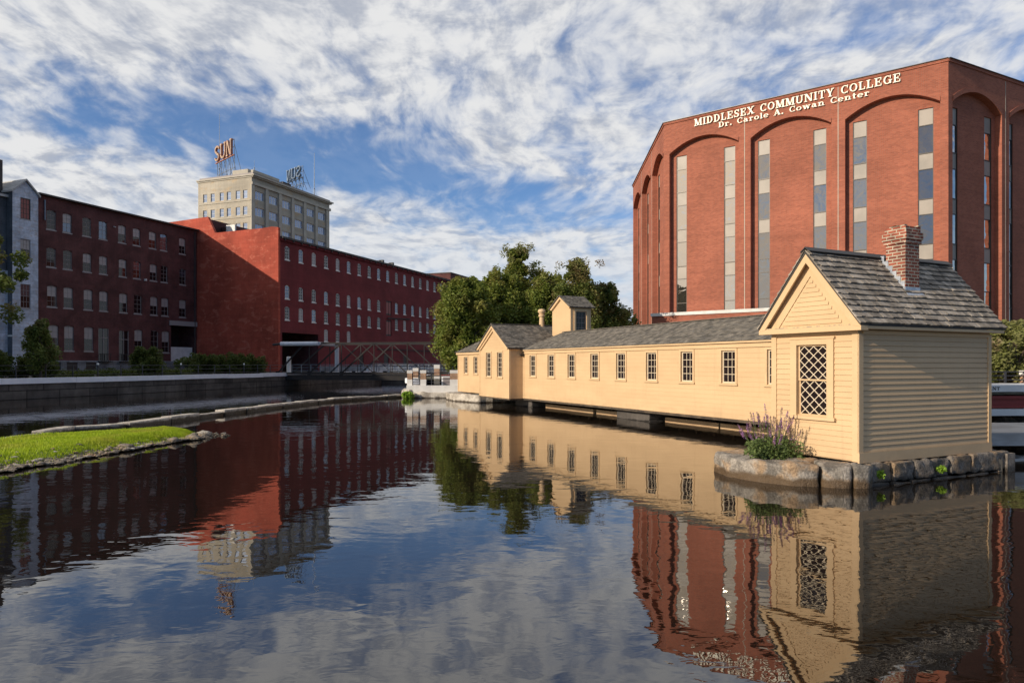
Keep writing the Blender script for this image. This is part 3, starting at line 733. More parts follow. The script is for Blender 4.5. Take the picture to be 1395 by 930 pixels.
# left wing
QX0, QX1, QY, QY2 = -34.9, -30.5, 4.75, 9.4
qw = [-33.46, -31.74]
m = MB(); m.M = Matrix.Translation((0, QY, 0))
m.wall(QX0, QX1, .62, 3.3, [(x-.32, x+.32, 1.88, 2.98) for x in qw], 'yellow_paint', rev=.12)
claps(m, lambda z: ([(QX0+.1, qw[0]-.42), (qw[0]+.42, qw[1]-.42), (qw[1]+.42, QX1-.02)] if 1.76 < z < 3.1 else [(QX0+.1, QX1-.02)]), .64, 3.1, .17, rel=.010)
m.M = Matrix.Translation((QX0, QY2, 0)) @ Matrix.Rotation(rad(-90), 4, 'Z'); m.wall(0, QY2-QY, .62, 3.3, [], 'yellow_paint')
m.M = Matrix.Translation((QX1, QY2, 0)) @ Matrix.Rotation(rad(180), 4, 'Z'); m.wall(0, QX1-QX0, .62, 3.3, [], 'yellow_paint')
m.build('wall', gh)
WW = add_window(.64, 1.1, 3, 4, 'muntin_white', 'pane_house', .045, .02, meet=False, case=.09)
for x in qw: WW.put(gh, (x, QY, 1.88))
t_ = MB(); t_.box(QX0-.12, QX1-.003, QY-.12, QY-.007, 3.16, 3.30, 'yellow_trim'); t_.box(QX0-.01, QX0+.11, QY-.03, QY-.002, .62, 3.157, 'yellow_trim')
t_.build('trim', gh)
rf = MB(); qm = (QY+QY2)/2; qh = (QY2-QY)/2+.18; rx = QX0+1.4
A, B = Vector((QX0-.15, qm-qh, 3.3)), Vector((QX1-.01, qm-qh, 3.3)); C_, D_ = Vector((QX1-.01, qm, 4.6)), Vector((rx, qm, 4.6)); A2, B2 = Vector((QX0-.15, qm+qh, 3.3)), Vector((QX1-.01, qm+qh, 3.3))
for f in ((A, B, C_, D_), (B2, A2, D_, C_), (A2, A, D_)): rf.face([tuple(p) for p in f], 'roof_under')
V = Vector((0, qh, 1.3)); SL = V.length
shingles(rf, A+Vector((0, 0, .006)), (B.x-A.x, 0, 0), V, .16, lo=lambda s: s/SL*(rx-A.x), w=(.12, .24), mt='old_shingle', seed=41)
Vh = Vector((rx-A.x, 0, 1.3)); SH = Vh.length
shingles(rf, A2+Vector((0, 0, .006)), tuple(A-A2), Vh, .16, lo=lambda s: s/SH*qh, hi=lambda s: 2*qh-s/SH*qh, w=(.12, .24), mt='old_shingle', seed=42)
rf.build('roof', gh)
# small tower on the roof, vent on the gable ridge
TX0, TX1, TY0, TY1 = -27.2, -25.0, 7.95, 9.35
m = MB(); m.M = Matrix.Translation((0, TY0, 0)); m.wall(TX0, TX1, 3.3, 5.85, [], 'yellow_paint'); m.face([(TX0, 0, 5.85), (TX1, 0, 5.85), ((TX0+TX1)/2, 0, 6.5)], 'yellow_paint')
m.M = Matrix.Translation((TX1, TY0, 0)) @ Matrix.Rotation(rad(90), 4, 'Z'); m.wall(0, TY1-TY0, 3.3, 5.85, [(.36, 1.06, 4.3, 5.6)], 'yellow_paint', rev=.12)
m.M = Matrix.Translation((TX0, TY1, 0)) @ Matrix.Rotation(rad(-90), 4, 'Z'); m.wall(0, TY1-TY0, 3.3, 5.85, [], 'yellow_paint')
m.M = Matrix.Translation((TX1, TY1, 0)) @ Matrix.Rotation(rad(180), 4, 'Z'); m.wall(0, TX1-TX0, 3.3, 5.85, [], 'yellow_paint'); m.face([(0, 0, 5.85), (TX1-TX0, 0, 5.85), ((TX1-TX0)/2, 0, 6.5)], 'yellow_paint')
m.M = Matrix(); xm = (TX0+TX1)/2
tw = m.build('tower', gh)
q = MB()
for sg in (-1, 1):
    ex_ = xm+sg*1.26
    q.prism([(ex_, TY0-.12, 5.84), (xm, TY0-.12, 6.58), (xm, TY0-.12, 6.40), (ex_-sg*.2, TY0-.12, 5.78)], (0, .1, 0), 'yellow_trim')
for yy in (TY0+.22, TY0+1.07): q.box(TX1+.002, TX1+.05, yy, yy+.12, 4.2, 5.7, 'yellow_trim')
q.box(TX1+.003, TX1+.052, TY0+.22, TY0+1.19, 5.62, 5.75, 'yellow_trim'); q.box(TX1+.003, TX1+.07, TY0+.2, TY0+1.2, 4.16, 4.24, 'yellow_trim')
q.build('trim', tw)
add_window(.70, 1.3, 3, 4, 'grey_frame', 'pane_house', .04, .02, meet=False).put(tw, (TX1, TY0+.71, 4.3), rad(90))
q = MB()
for sg in (-1, 1):
    E0 = Vector((xm+sg*1.28, TY0-.18, 5.86)); R0 = Vector((xm, TY0-.18, 6.62))
    q.prism([tuple(E0), tuple(R0), (xm, TY0-.18, 6.57), (E0.x, E0.y, 5.81)], (0, TY1-TY0+.36, 0), 'roof_under'); shingles(q, E0, (0, TY1-TY0+.36, 0), R0-E0, .16, w=(.1, .2), th=.02, mt='old_shingle', seed=50+sg)
q.build('roof', tw)
q = MB(); vx, vy = cxg, GY+3.3
q.tube([(vx, vy, 4.7), (vx, vy, 5.45), (vx, vy, 5.5), (vx, vy, 5.6), (vx, vy, 5.62), (vx, vy, 5.8), (vx, vy, 5.93), (vx, vy, 5.98)], [.17, .14, .20, .20, .14, .24, .2, .03], 'yellow_trim', 12)
q.build('vent_pipe', gh, smooth=False)
q = MB(); q.box(-26.04, -25.9, LY-.26, LY-.09, 2.98, 3.1, 'iron_dark'); q.tube([(-25.97, LY-.03, 3.0), (-25.97, LY-.2, 3.0)], .05, 'iron_dark'); q.build('wall_lamp', gh)
# underside: sill timbers at the water, posts, sluice boards, stone piers
m = MB(); r = random.Random(2)
m.box(-26, -3.6, LY+2.8, LY+2.95, -.8, .50, 'dark_wood')
for a, b in ((-25.3, -20.2), (-19.9, -17.3), (-14.4, -11.1), (-11.0, -7.0), (-6.9, -3.5)):
    m.box(a, b, LY+1.05, LY+1.35, -.5, .19, 'sill_timber')
x = -25.6
while x < -4: m.box(x, x+.14, LY+1.5, LY+1.65, -.8, .5, 'dark_wood'); x += 1.05
for a, b in ((-25, -23), (-13, -9)): m.box(a, b, LY+1.9, LY+1.96, .22, .42, 'dark_wood')
m.build('sluice_timbers', gh)
for i, (a, b, c, lab) in enumerate(((-17.1, -14.6, 'canal_stone', 'dark stone pier under the middle of the long gatehouse'), (-27.9, -25.7, 'canal_stone', 'dark stone pier under the corner between gable block and long gatehouse'))):
    mm = MB(); stone_poly(mm, [(a-(a+b)/2, -.9), (b-(a+b)/2, -.9), (b-(a+b)/2, 2), (a-(a+b)/2, 2)], -.6, .40, c, .05, .03, 2, 3, i*3.0)
    p = HM @ Vector(((a+b)/2, LY+1.25, 0)); tag(mm.build('stone_pier', None, p, rad(HA)), lab, 'pier', 'stone piers under the gatehouse')
# rubble base of the left wing
mm = MB(); c0 = HM @ Vector((-33.2, 6.2, 0))
stone_poly(mm, [(-3.0, -1.9), (-1.0, -2.15), (1.2, -1.75), (2.1, -1.5), (2.3, 2), (-3, 2)], -.5, .52, 'pale_stone', .1, .09, 1.6, 3, 4.0)
tag(mm.build('rubble_base', None, c0, rad(HA)), 'rough stone base under the left wing of the gatehouse', 'stonework')

# ================================================================ brick college building
CA = -37.1; CO = (15.86, 71.08); CMx = frame(CO, CA); CI = CMx.inverted()
col = thing('college_building', 'tall red brick college building with tall segmental arches and narrow glass strips', 'building', (*CO, 0), rad(CA))
TOPZ, BAY, NB = 27.55, 8.333, 3
def college_face(o, deg, n=3, detail=True, length=None):
    """o, deg: world frame of a face (x to the right seen from outside)"""
    L = length or BAY*n; ML = CI @ frame(o, deg); m = MB(); m.M = ML; q = 'college_brick'
    if not detail: m.wall(0, L, GZ, TOPZ, [], q); m.build('wall', col); return
    RY = .55
    for b in range(n):
        x0 = b*BAY; a, c = x0+.57, x0+BAY-.57; sp, ap = 24.2, 25.45; N = 16
        m.face([(x0, 0, GZ), (a, 0, GZ), (a, 0, TOPZ), (x0, 0, TOPZ)], q); m.face([(c, 0, GZ), (x0+BAY, 0, GZ), (x0+BAY, 0, TOPZ), (c, 0, TOPZ)], q)
        xs = [a+(c-a)*i/N for i in range(N+1)]; zs = [sp+(ap-sp)*(1-((x-(a+c)/2)/((c-a)/2))**2) for x in xs]
        for i in range(N):
            m.face([(xs[i], 0, zs[i]), (xs[i+1], 0, zs[i+1]), (xs[i+1], 0, TOPZ), (xs[i], 0, TOPZ)], q)
            m.face([(xs[i], 0, zs[i]), (xs[i], RY, zs[i]), (xs[i+1], RY, zs[i+1]), (xs[i+1], 0, zs[i+1])], q)
            # projecting arch ring
            dz0, dz1 = zs[i]+.004, zs[i+1]+.004
            m.solid([(xs[i], -.06, dz0), (xs[i+1], -.06, dz1), (xs[i+1], -.06, dz1+.42), (xs[i], -.06, dz0+.42), (xs[i], .0, dz0), (xs[i+1], .0, dz1), (xs[i+1], .0, dz1+.42), (xs[i], .0, dz0+.42)], [(0,1,2,3),(3,2,6,7),(1,0,4,5)], q)
        m.face([(a, 0, GZ), (a, RY, GZ), (a, RY, sp), (a, 0, sp)], q); m.face([(c, 0, GZ), (c, 0, sp), (c, RY, sp), (c, RY, GZ)], q)
        wa, wb = x0+1.10, x0+2.22; wc, wd = x0+BAY-2.22, x0+BAY-1.10
        ops = [(wa, wb, GZ+1.5, 24.0), (wc, wd, GZ+1.5, 24.0)]
        m.wall(a, c, GZ, sp, ops, q, y=RY, rev=.15); 
        for i in range(N):
            m.face([(xs[i], RY, sp), (xs[i+1], RY, sp), (xs[i+1], RY, zs[i+1]), (xs[i], RY, zs[i])], q)
        # slim vertical joint in the pier
        if b: m.box(x0-.03, x0+.03, -.012, -.002, GZ, TOPZ-.3, 'cream_trim')
        for k, (u, v) in enumerate(((wa, wb), (wc, wd))):
            subs = []; f = MB(); f.M = ML; yy = RY+.11; z = 24.0; fl_ = 0
            lv = [24.0, 22.6, 20.25, 18.9, 16.4, 15.1, 12.6, 11.3, 8.8, 7.5, 5.0, 3.7, GZ+1.5]
            for i, (zt, zb_) in enumerate(zip(lv, lv[1:])):
                if i in (0, 2, 4) or (i in (6,) and b != 1): s2 = MB(); s2.M = ML; s2.face([(u+.04, yy-.005, zb_), (v-.04, yy-.005, zb_), (v-.04, yy-.005, zt), (u+.04, yy-.005, zt)], 'spandrel_glass'); subs.append(('spandrel', s2))
                else:
                    til = random.uniform(-.012, .012); ti2 = random.uniform(-.01, .01)
                    g = MB(); g.M = ML; subs.append(('pane', g)); g.face([(u+.04, yy+til, zb_), (v-.04, yy-til, zb_), (v-.04, yy-til+ti2, zt), (u+.04, yy+til+ti2, zt)], ('college_pane_glow', 'college_pane_half_glow', 'college_pane')[b] if b < 2 or k else 'college_pane_half_glow')  # tint by bay stands in for stronger or weaker sky reflection
                f.box(u, v, yy-.06, yy+.03, zb_-.035, zb_+.035, 'bronze_frame')
            f.box(u, u+.05, yy-.061, yy+.031, lv[-1], 24.0, 'bronze_frame'); f.box(v-.05, v, yy-.061, yy+.031, lv[-1], 24.0, 'bronze_frame')
            w = f.build('window_strip', col)
            for nm_, q_ in subs: q_.build(nm_, w)
    m.box(-.02, L+.02, -.08, .0-.002, TOPZ-.22, TOPZ+.03, 'college_brick')
    m.build('wall', col)
def wpt(o, deg, x): return (o[0]+x*math.cos(rad(deg)), o[1]+x*math.sin(rad(deg)))
c1 = wpt(CO, CA, 25); c0_ = wpt(CO, -92.7, -25)
c2 = wpt(c1, 27, 25)
college_face(c0_, -92.7); college_face(CO, CA); college_face(c1, 27)
far1 = (c2[0]+8, c2[1]+23); far2 = (c0_[0]+14, c0_[1]+16)
def ang(a, b): return math.degrees(math.atan2(b[1]-a[1], b[0]-a[0]))
for a, b in ((c2, far1), (far1, far2), (far2, c0_)): college_face(a, ang(a, b), detail=False, length=math.dist(a, b))
m = MB(); m.M = CI; ring = [c0_, CO, c1, c2, far1, far2]
m.face([(*p, TOPZ-.3) for p in ring], 'tar'); m.build('roof', col)
m = MB(); m.M = CI
for a, b in zip(ring, ring[1:]+ring[:1]):
    m.beam((*a, TOPZ+.05), (*b, TOPZ+.05), .36, .05, 'bronze_frame')
m.build('roof_edge', col)
# low annex in front with a pale coping
m = MB(); m.box(0.6, 24, -4.2, -.08, GZ, 7.2, 'college_brick'); m.box(.5, 24.1, -4.3, -.09, 7.202, 7.5, 'concrete')
m.build('annex', col)

# slab serif letters built from strokes
def arc(cx, cy, rx, ry, a0, a1, n=10): return [(cx+rx*math.cos(rad(a0+(a1-a0)*i/n)), cy+ry*math.sin(rad(a0+(a1-a0)*i/n))) for i in range(n+1)]
T, H_ = .20, .085    # thick and thin stroke (cap height 1)
def V(x, y0=0, y1=1, t=T): return [(x-t/2, y0), (x+t/2, y0), (x+t/2, y1), (x-t/2, y1)]
def S(x, y, w=.46): return [(x-w/2, y), (x+w/2, y), (x+w/2, y+H_), (x-w/2, y+H_)]
def Hb(x0, x1, y, h=H_): return [(x0, y), (x1, y), (x1, y+h), (x0, y+h)]
def Dg(x0, y0, x1, y1, w=T): return [(x0-w/2, y0), (x0+w/2, y0), (x1+w/2, y1), (x1-w/2, y1)]
def ring_(cx, cy, rx, ry, a0=0, a1=360, tx=T*.95, ty=H_*1.05, n=14):
    o = arc(cx, cy, rx, ry, a0, a1, n); i = arc(cx, cy, rx-tx, ry-ty, a0, a1, n)
    return [[o[k], o[k+1], i[k+1], i[k]] for k in range(n)]
G = {
 'M': (1.28, [V(.2, t=.13), V(1.06), S(.2, 0, .4), S(1.06, 0), S(.16, 1-H_, .32), S(1.1, 1-H_, .36), Dg(.26, 1, .62, .05, .24), Dg(.98, 1, .64, .05, .12)]),
 'I': (.5, [V(.25), S(.25, 0), S(.25, 1-H_)]),
 'D': (1.02, [V(.24), S(.2, 0, .4), S(.2, 1-H_, .4)] + ring_(.40, .5, .54, .5, -90, 90)),
 'L': (.86, [V(.24), S(.24, 0), S(.24, 1-H_), Hb(.24, .78, 0), V(.75, 0, .34, .09)]),
 'E': (.92, [V(.24), S(.2, 0, .4), S(.2, 1-H_, .4), Hb(.24, .82, 0), Hb(.24, .80, 1-H_), Hb(.24, .6, .46), V(.80, 0, .32, .09), V(.78, .68, 1, .09), V(.6, .34, .68, .08)]),
 'S': (.86, ring_(.44, .73, .33, .27, 20, 200) + ring_(.42, .27, .37, .27, -160, 90) + [Dg(.55, .40, .28, .60, .36), V(.75, .66, 1, .09), V(.09, 0, .36, .09)]),
 'X': (1.06, [Dg(.86, 0, .2, 1, .26), Dg(.22, 0, .84, 1, .12), S(.2, 1-H_, .42), S(.86, 1-H_, .4), S(.2, 0, .4), S(.86, 0, .42)]),
 'C': (.98, ring_(.52, .5, .46, .5, 50, 315) + [V(.86, .64, 1, .09), V(.86, .02, .26, .07)]),
 'O': (1.04, ring_(.52, .5, .48, .5)),
 'U': (1.08, [V(.24, .3, 1), V(.86, .3, 1, .13), S(.24, 1-H_), S(.86, 1-H_, .38)] + ring_(.52, .34, .40, .34, 180, 360, T*.8, .12)),
 'N': (1.14, [V(.2, 0, 1, .12), V(.94, 0, 1, .12), Dg(.92, 0, .24, 1, .26), S(.2, 0, .4), S(.16, 1-H_, .34), S(.94, 1-H_, .38)]),
 'T': (.94, [V(.47), S(.47, 0), Hb(.06, .88, 1-H_), V(.09, .66, 1, .08), V(.85, .66, 1, .08)]),
 'Y': (1.02, [V(.5, 0, .46), S(.5, 0), Dg(.5, .4, .2, 1, .26), Dg(.52, .4, .82, 1, .13), S(.2, 1-H_, .42), S(.84, 1-H_, .36)]),
 'G': (1.06, ring_(.52, .5, .46, .5, 50, 330) + [V(.86, .64, 1, .09), V(.86, .05, .44, .2), S(.86, .40, .42)]),
 'A': (1.06, [Dg(.88, 0, .52, 1, .26), Dg(.16, 0, .48, 1, .12), Hb(.3, .76, .28), S(.16, 0, .36), S(.88, 0, .44)]),
 'r': (.72, [V(.24, 0, .68), S(.26, 0, .46), S(.14, .58, .28)] + ring_(.48, .42, .26, .26, 20, 160)),
 '.': (.42, [V(.2, 0, .22, .24)]),
 'a': (.86, ring_(.34, .22, .3, .22) + ring_(.38, .44, .28, .24, 0, 160) + [V(.58, .05, .5, .22), S(.70, 0, .26)]),
 'o': (.84, ring_(.42, .34, .40, .34)),
 'l': (.48, [V(.24), S(.24, 0), S(.16, 1-H_, .3)]),
 'e': (.84, ring_(.42, .34, .40, .34, 0, 320) + [Hb(.15, .78, .32)]),
 'w': (1.26, [Dg(.42, 0, .2, .68, .22), Dg(.42, 0, .62, .68, .1), Dg(.86, 0, .64, .68, .22), Dg(.88, 0, 1.06, .68, .1), S(.2, .58, .38), S(1.06, .58, .3), S(.62, .58, .3)]),
 'n': (.98, [V(.24, 0, .68), S(.24, 0, .44), S(.14, .58, .28), V(.72, 0, .44), S(.74, 0, .44)] + ring_(.52, .42, .32, .26, 10, 170)),
 't': (.62, [V(.28, .06, .92), Hb(.04, .54, .58), Hb(.24, .5, 0)]),
 ' ': (.62, []),
}
def lettering(text, length, cap, gap=.10, front='letter_face', depth=.12):
    """returns an MB list of (glyph, MB) laid along local x, facing -y"""
    tot = sum(G[c][0] for c in text)+gap*(len(text)-1); k = length/tot; x = 0.0; out = []
    for c in text:
        w, st = G[c]
        if st:
            m = MB(); j = 0
            for p in st:
                ar = sum(p[i][0]*p[(i+1) % 4][1]-p[(i+1) % 4][0]*p[i][1] for i in range(len(p)))
                if ar < 0: p = p[::-1]
                dj = j*.0012; j += 1
                q3 = [(a*k, -depth-dj, b*cap) for a, b in p]
                m.prism(q3, (0, depth+dj-.01, 0), front)
            out.append((c, x, m))
        x += (w+gap)*k
    return out
def put_text(text, x0, x1, z, cap, label):
    p = CMx @ Vector((x0, -.03, z))
    root = thing('lettering', label, 'sign', p, rad(CA), 'lettering on the brick college')
    for c, x, m in lettering(text, x1-x0, cap): m.build('letter', root, (x, 0, 0))
    return root
put_text('MIDDLESEX COMMUNITY COLLEGE', 3.30, 21.6, 26.50, .72, 'upper row of cream letters on the college, MIDDLESEX COMMUNITY COLLEGE')
put_text('Dr. Carole A. Cowan Center', 5.8, 19.2, 25.86, .52, 'lower row of smaller cream letters on the college, Dr. Carole A. Cowan Center')

# ================================================================ painted red mill
MA = 69.0; MO = (-35.96, 105.0)
ml = thing('red_mill', 'long red painted brick mill with white framed windows and a sunlit blank end wall', 'building', (*MO, 0), rad(MA))
r1x = [2.1+3.315*i for i in range(27)]; r2x = [x for i, x in enumerate(r1x) if i != 9]; r4x = [r1x[3], r1x[4], r1x[5]]
rows = [(18.85, 2.1, r1x), (12.75, 2.1, r2x), (9.45, 2.05, r2x), (6.35, 2.05, r4x)]
ops = []
for z, h, xs in rows: ops += [(x-.55, x+.55, z, z+h) for x in xs]
doors = [(31.3, 33.3, 12.2, 15.0), (31.3, 33.3, 8.1, 11.2)]
bigop = (.9, 9.9, GZ, 7.45)
low = [(22.0, 23.4, GZ+.2, 4.6), (30.5, 32.3, 2.6, 4.4), (38, 39.4, GZ+.2, 4.4)]
m = MB()
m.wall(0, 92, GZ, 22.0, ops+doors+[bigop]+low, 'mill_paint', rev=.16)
m.box(.9, 9.9, 6, 6.1, GZ, 7.6, 'door_dark'); m.box(.7, .9, .17, 6, GZ, 7.6, 'mill_brick'); m.box(9.9, 10.1, .17, 6, GZ, 7.6, 'mill_brick'); m.box(.7, 10.1, .17, 6, 7.45, 7.6, 'door_dark')
m.M = Matrix.Translation((92, 0, 0)) @ Matrix.Rotation(rad(90), 4, 'Z'); m.wall(0, 26, GZ, 22, [], 'mill_paint')
m.M = Matrix.Translation((92, 26, 0)) @ Matrix.Rotation(rad(180), 4, 'Z'); m.wall(0, 91.5, GZ, 22, [], 'mill_paint')
m.M = Matrix()
m.box(10.2, 92, -.12, -.002, GZ+.01, 2.2, 'base_stone')
m.build('wall', ml)
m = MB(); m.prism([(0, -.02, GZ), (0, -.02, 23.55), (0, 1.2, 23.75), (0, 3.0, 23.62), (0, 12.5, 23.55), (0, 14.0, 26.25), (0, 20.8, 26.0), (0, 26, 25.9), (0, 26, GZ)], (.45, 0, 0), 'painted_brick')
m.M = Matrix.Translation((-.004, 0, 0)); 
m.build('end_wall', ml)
m = MB(); m.box(.46, 92.3, -.55, 0.003, 21.95, 22.25, 'cornice_dark'); m.box(.46, 92.2, -.3, -.002, 21.6, 21.948, 'mill_paint')
for i in range(46): m.box(1+i*2, 1.22+i*2, -.5, -.004, 21.7, 21.947, 'cornice_dark')
m.build('eave', ml)
m = MB(); m.prism([(0, -.5, 22.252), (0, 13, 23.4), (0, 26, 22.252)], (92.2-.46, 0, 0), 'tar'); rfm = m.build('roof', ml, (.46, 0, 0))
m = MB(); m.box(.47, 16, 14.2, 21, 22.6, 26.0, 'mill_brick'); m.build('roof_block', ml); m = MB(); m.box(64, 92, 2, 20, 22.5, 24.6, 'mill_brick'); m.box(63.9, 92.1, 1.9, 20.1, 24.602, 24.8, 'cornice_dark'); m.build('roof_block', ml); m = MB(); m.box(3.0, 9, 11.0, 14.1, 22.6, 25.1, 'mill_brick'); m.box(2.7, 2.99, 11.0, 12.8, 22.6, 25.3, 'white_frame'); m.build('roof_block', ml); m = MB()
for i in range(7): m.box(34+i*1.3, 34.5+i*1.3, 4, 5, 23, 23.4+.3*(i % 3), 'tar')
m.build('roof_vent', ml)
MW = add_window(1.1, 2.1, 2, 4, 'white_frame', 'pane_sky', .13, .035, sillm='white_frame', arch=.22, archm='mill_paint', sill_w=.16)
MW2 = add_window(1.1, 2.1, 2, 4, 'white_frame', 'pane_dark', .13, .035, sillm='white_frame', arch=.22, archm='mill_paint', sill_w=.16)
MW3 = add_window(1.1, 2.1, 2, 4, 'white_frame', 'blind', .13, .035, sillm='white_frame', arch=.22, archm='mill_paint', sill_w=.16)
rr = random.Random(12)
for z, h, xs in rows:
    for x in xs: rr.choice((MW, MW2, MW, MW2, MW2, MW3)).put(ml, (x, .03, z))
for a, b, z0, z1 in doors:
    m = MB(); m.box(0, b-a, .1, .16, 0, z1-z0, 'door_dark'); m.box((b-a)/2-.03, (b-a)/2+.03, .06, .1, 0, z1-z0, 'rust_steel'); m.box(.2, b-a-.2, .09, .1, .3, z1-z0-.3, 'curtain_red'); m.build('loading_door', ml, (a, 0, z0))
for a, b, z0, z1 in low: m = MB(); m.box(0, b-a, .1, .16, 0, z1-z0, 'door_dark'); m.build('ground_door' if z0 < 2 else 'ground_window', ml, (a, 0, z0))
m = MB(); m.beam((31.8, -.1, 11.55), (40.5, -.1, 11.9), .15, .25, 'rust_steel'); m.box(28, 60, -.16, -.004, 5.3, 5.5, 'rust_steel'); m.build('hoist_rail', ml)

# ================================================================ left dark brick mill, whitewashed tower, neighbours
LO = wpt(MO, MA+90, 16.3)
lm = thing('brick_mill', 'dark unpainted brick mill with sash windows, in shade left of the sunlit red wall', 'building', (*LO, 0), rad(MA))
rowsL = [(19.95, 2.5, 1.25, [-23.9, -21.75, -19.0, -16.6, -13.6, -11.2, -8.45, -6.45, -2.9]), (15.1, 2.5, 1.25, [-23.9, -21.7, -18.95, -16.55, -13.5, -11.15, -8.3, -6.35, -2.85]),
         (9.95, 2.75, 1.3, [-23.8, -21.6, -18.8, -16.5, -13.4, -11.0, -8.2, -6.2, -2.85]), (4.3, 3.3, 1.35, [-23.6, -21.5, -18.7, -10.9, -8.1, -6.1])]
ops = []
for z, h, w, xs in rowsL: ops += [(x-w/2, x+w/2, z, z+h) for x in xs]
ddoor = [(-17.3, -15.7, 3.0, 7.5), (-14.1, -12.5, 3.0, 7.3)]
gar = (-5.1, -.35, 2.6, 8.55)
base = [(x, x+1.5, GZ, 2.75) for x in (-24.2, -21.9, -19.2)]
m = MB(); XL = -25.75
m.wall(XL, -.02, GZ, 24.1, ops+ddoor+[gar], 'mill_brick', rev=.2)
m.box(gar[0], gar[1], 3.5, 3.6, 2.6, 8.6, 'door_dark'); m.box(gar[0]-.2, gar[0], .2, 3.5, 2.6, 8.6, 'mill_brick'); m.box(gar[0], gar[1], .2, 3.5, 2.4, 2.6, 'base_stone')
m.M = Matrix.Translation((-.02, 18, 0)) @ Matrix.Rotation(rad(180), 4, 'Z'); m.wall(0, 25.7, GZ, 24.1, [], 'mill_brick')
m.M = Matrix(); m.box(XL+.02, XL+.3, .25, 17.9, GZ, 24.09, 'mill_brick'); m.box(-.32, -.04, .25, 17.9, GZ, 24.09, 'mill_brick')
m.build('wall', lm)
m = MB(); m.wall(XL, -.02, GZ, 2.9, base, 'base_stone', y=-.12, rev=.1)
m.face([(XL, -.12, 2.9), (-.02, -.12, 2.9), (-.02, -.003, 3.0), (XL, -.003, 3.0)], 'base_stone')
for a, b, c, d in base: m.face([(a, -.03, c), (b, -.03, c), (b, -.03, d), (a, -.03, d)], 'door_dark')
m.build('stone_base', lm)
m = MB(); m.box(gar[0]-.3, gar[1]+.33, -.15, -.003, 8.56, 9.3, 'sill_stone'); m.build('lintel', lm)
m = MB(); m.box(gar[0]+.1, gar[1]-.2, .4, .5, 2.6, 5.2, 'white_paint'); m.build('white_hoarding', lm)
m = MB(); m.prism([(XL, -.55, 24.1), (XL, -.55, 24.3), (XL, 9, 25.0), (XL, 18.4, 24.3), (XL, 18.4, 24.1)], (-XL-.02, 0, 0), 'cornice_dark'); m.build('roof', lm)
m = MB(); m.tube([(-.5, -.12, GZ), (-.5, -.12, 23.9)], .09, 'cornice_dark', 6); m.build('drain_pipe', lm); m = MB(); m.tube([(-24.8, -.12, 21.0), (-24.8, -.12, 23.6)], .08, 'steel', 6); m.build('drain_pipe', lm)
LWs = {}
def lw(w, h, up, pm):
    k = (w, h, up, pm)
    if k not in LWs: LWs[k] = add_window(w, h, 2, 4, 'grey_frame', pm, .09, .035, sillm='sill_stone', upper=up, arch=.2, archm='mill_brick', sill_w=.16)
    return LWs[k]
rr = random.Random(5)
for z, h, w, xs in rowsL:
    for x in xs: lw(w, h, rr.choice(('blind', 'blind', 'blind', 'pane_sky', None)), rr.choice(('pane_dark',)*6+('pane_sky',))).put(lm, (x, .06, z))
for a, b, z0, z1 in ddoor:
    m = MB(); w = b-a; h = z1-z0; m.box(0, w, .12, .17, 0, h, 'pane_dark')
    for x in (0, w/2-.05, w-.1): m.box(x, x+.1, .06, .118, 0, h, 'grey_frame')
    m.box(.1, w-.1, .07, .117, h*.7, h*.7+.1, 'grey_frame')
    for k in range(6): m.box(.05+k*.28, .10+k*.28, -.5, -.45, -.1, .9, 'iron_dark')
    m.box(-.1, w+.1, -.52, -.43, .9, .97, 'iron_dark'); m.box(-.15, w+.15, -.6, -.0, -.2, -.08, 'iron_dark'); m.build('balcony_door', lm, (a, 0, z0))
m = MB(); m.tube([(-15.0, -.1, 22.0), (-15.0, -.45, 21.9)], .07, 'white_paint', 6); m.build('wall_lamp', lm); m = MB(); m.box(-9.95, -9.7, -.3, -.01, 14.9, 15.2, 'white_paint'); m.build('wall_lamp', lm)

wt = thing('whitewashed_tower', 'narrow pale blue whitewashed gabled stair tower left of the dark brick mill', 'building', (*LO, 0), rad(MA))
X0, X1 = -28.9, -25.76; xm_ = (X0+X1)/2
wops = [(xm_-.62, xm_+.62, z, z+h) for z, h in ((20.6, 2.6), (15.6, 2.5), (9.5, 3.0))]
m = MB(); m.wall(X0, X1, GZ, 23.8, wops, 'whitewash', y=-.25, rev=.15); m.face([(X0, -.25, 23.8), (X1, -.25, 23.8), (xm_, -.25, 25.3)], 'whitewash')
m.M = Matrix.Translation((X0, 12, 0)) @ Matrix.Rotation(rad(-90), 4, 'Z'); m.wall(0, 12.25, GZ, 23.8, [(8.5, 10, 9, 11), (3, 5, 9, 11)], 'shaded_grey_wall'); m.M = Matrix()
m.box(X0-.02, X1, -.24, 12, 5.9, 6.1, 'white_frame')
m.face([(X1, -.25, GZ), (X1, .3, GZ), (X1, .3, 23.8), (X1, -.25, 23.8)], 'whitewash')
m.build('wall', wt)
m = MB()
for sg in (-1, 1): m.prism([(xm_+sg*1.75, -.5, 23.65), (xm_, -.5, 25.4), (xm_, -.5, 25.62), (xm_+sg*1.75, -.5, 23.87)], (0, 12.6, 0), 'grey_timber')
m.build('roof', wt)
TWn = add_window(1.24, 2.5, 3, 4, 'grey_frame', 'pane_dark', .08, .035, sillm='sill_stone', upper='blind')
TWt = add_window(1.24, 2.6, 3, 4, 'bronze_frame', 'curtain_red', .1, .05, sillm='sill_stone')
TWt.put(wt, (xm_, -.22, 20.6)); TWn.put(wt, (xm_, -.22, 15.6)); add_window(1.24, 3.0, 3, 4, 'grey_frame', 'pane_dark', .08, .035, sillm='sill_stone', upper='pane_sky').put(wt, (xm_, -.22, 9.5))
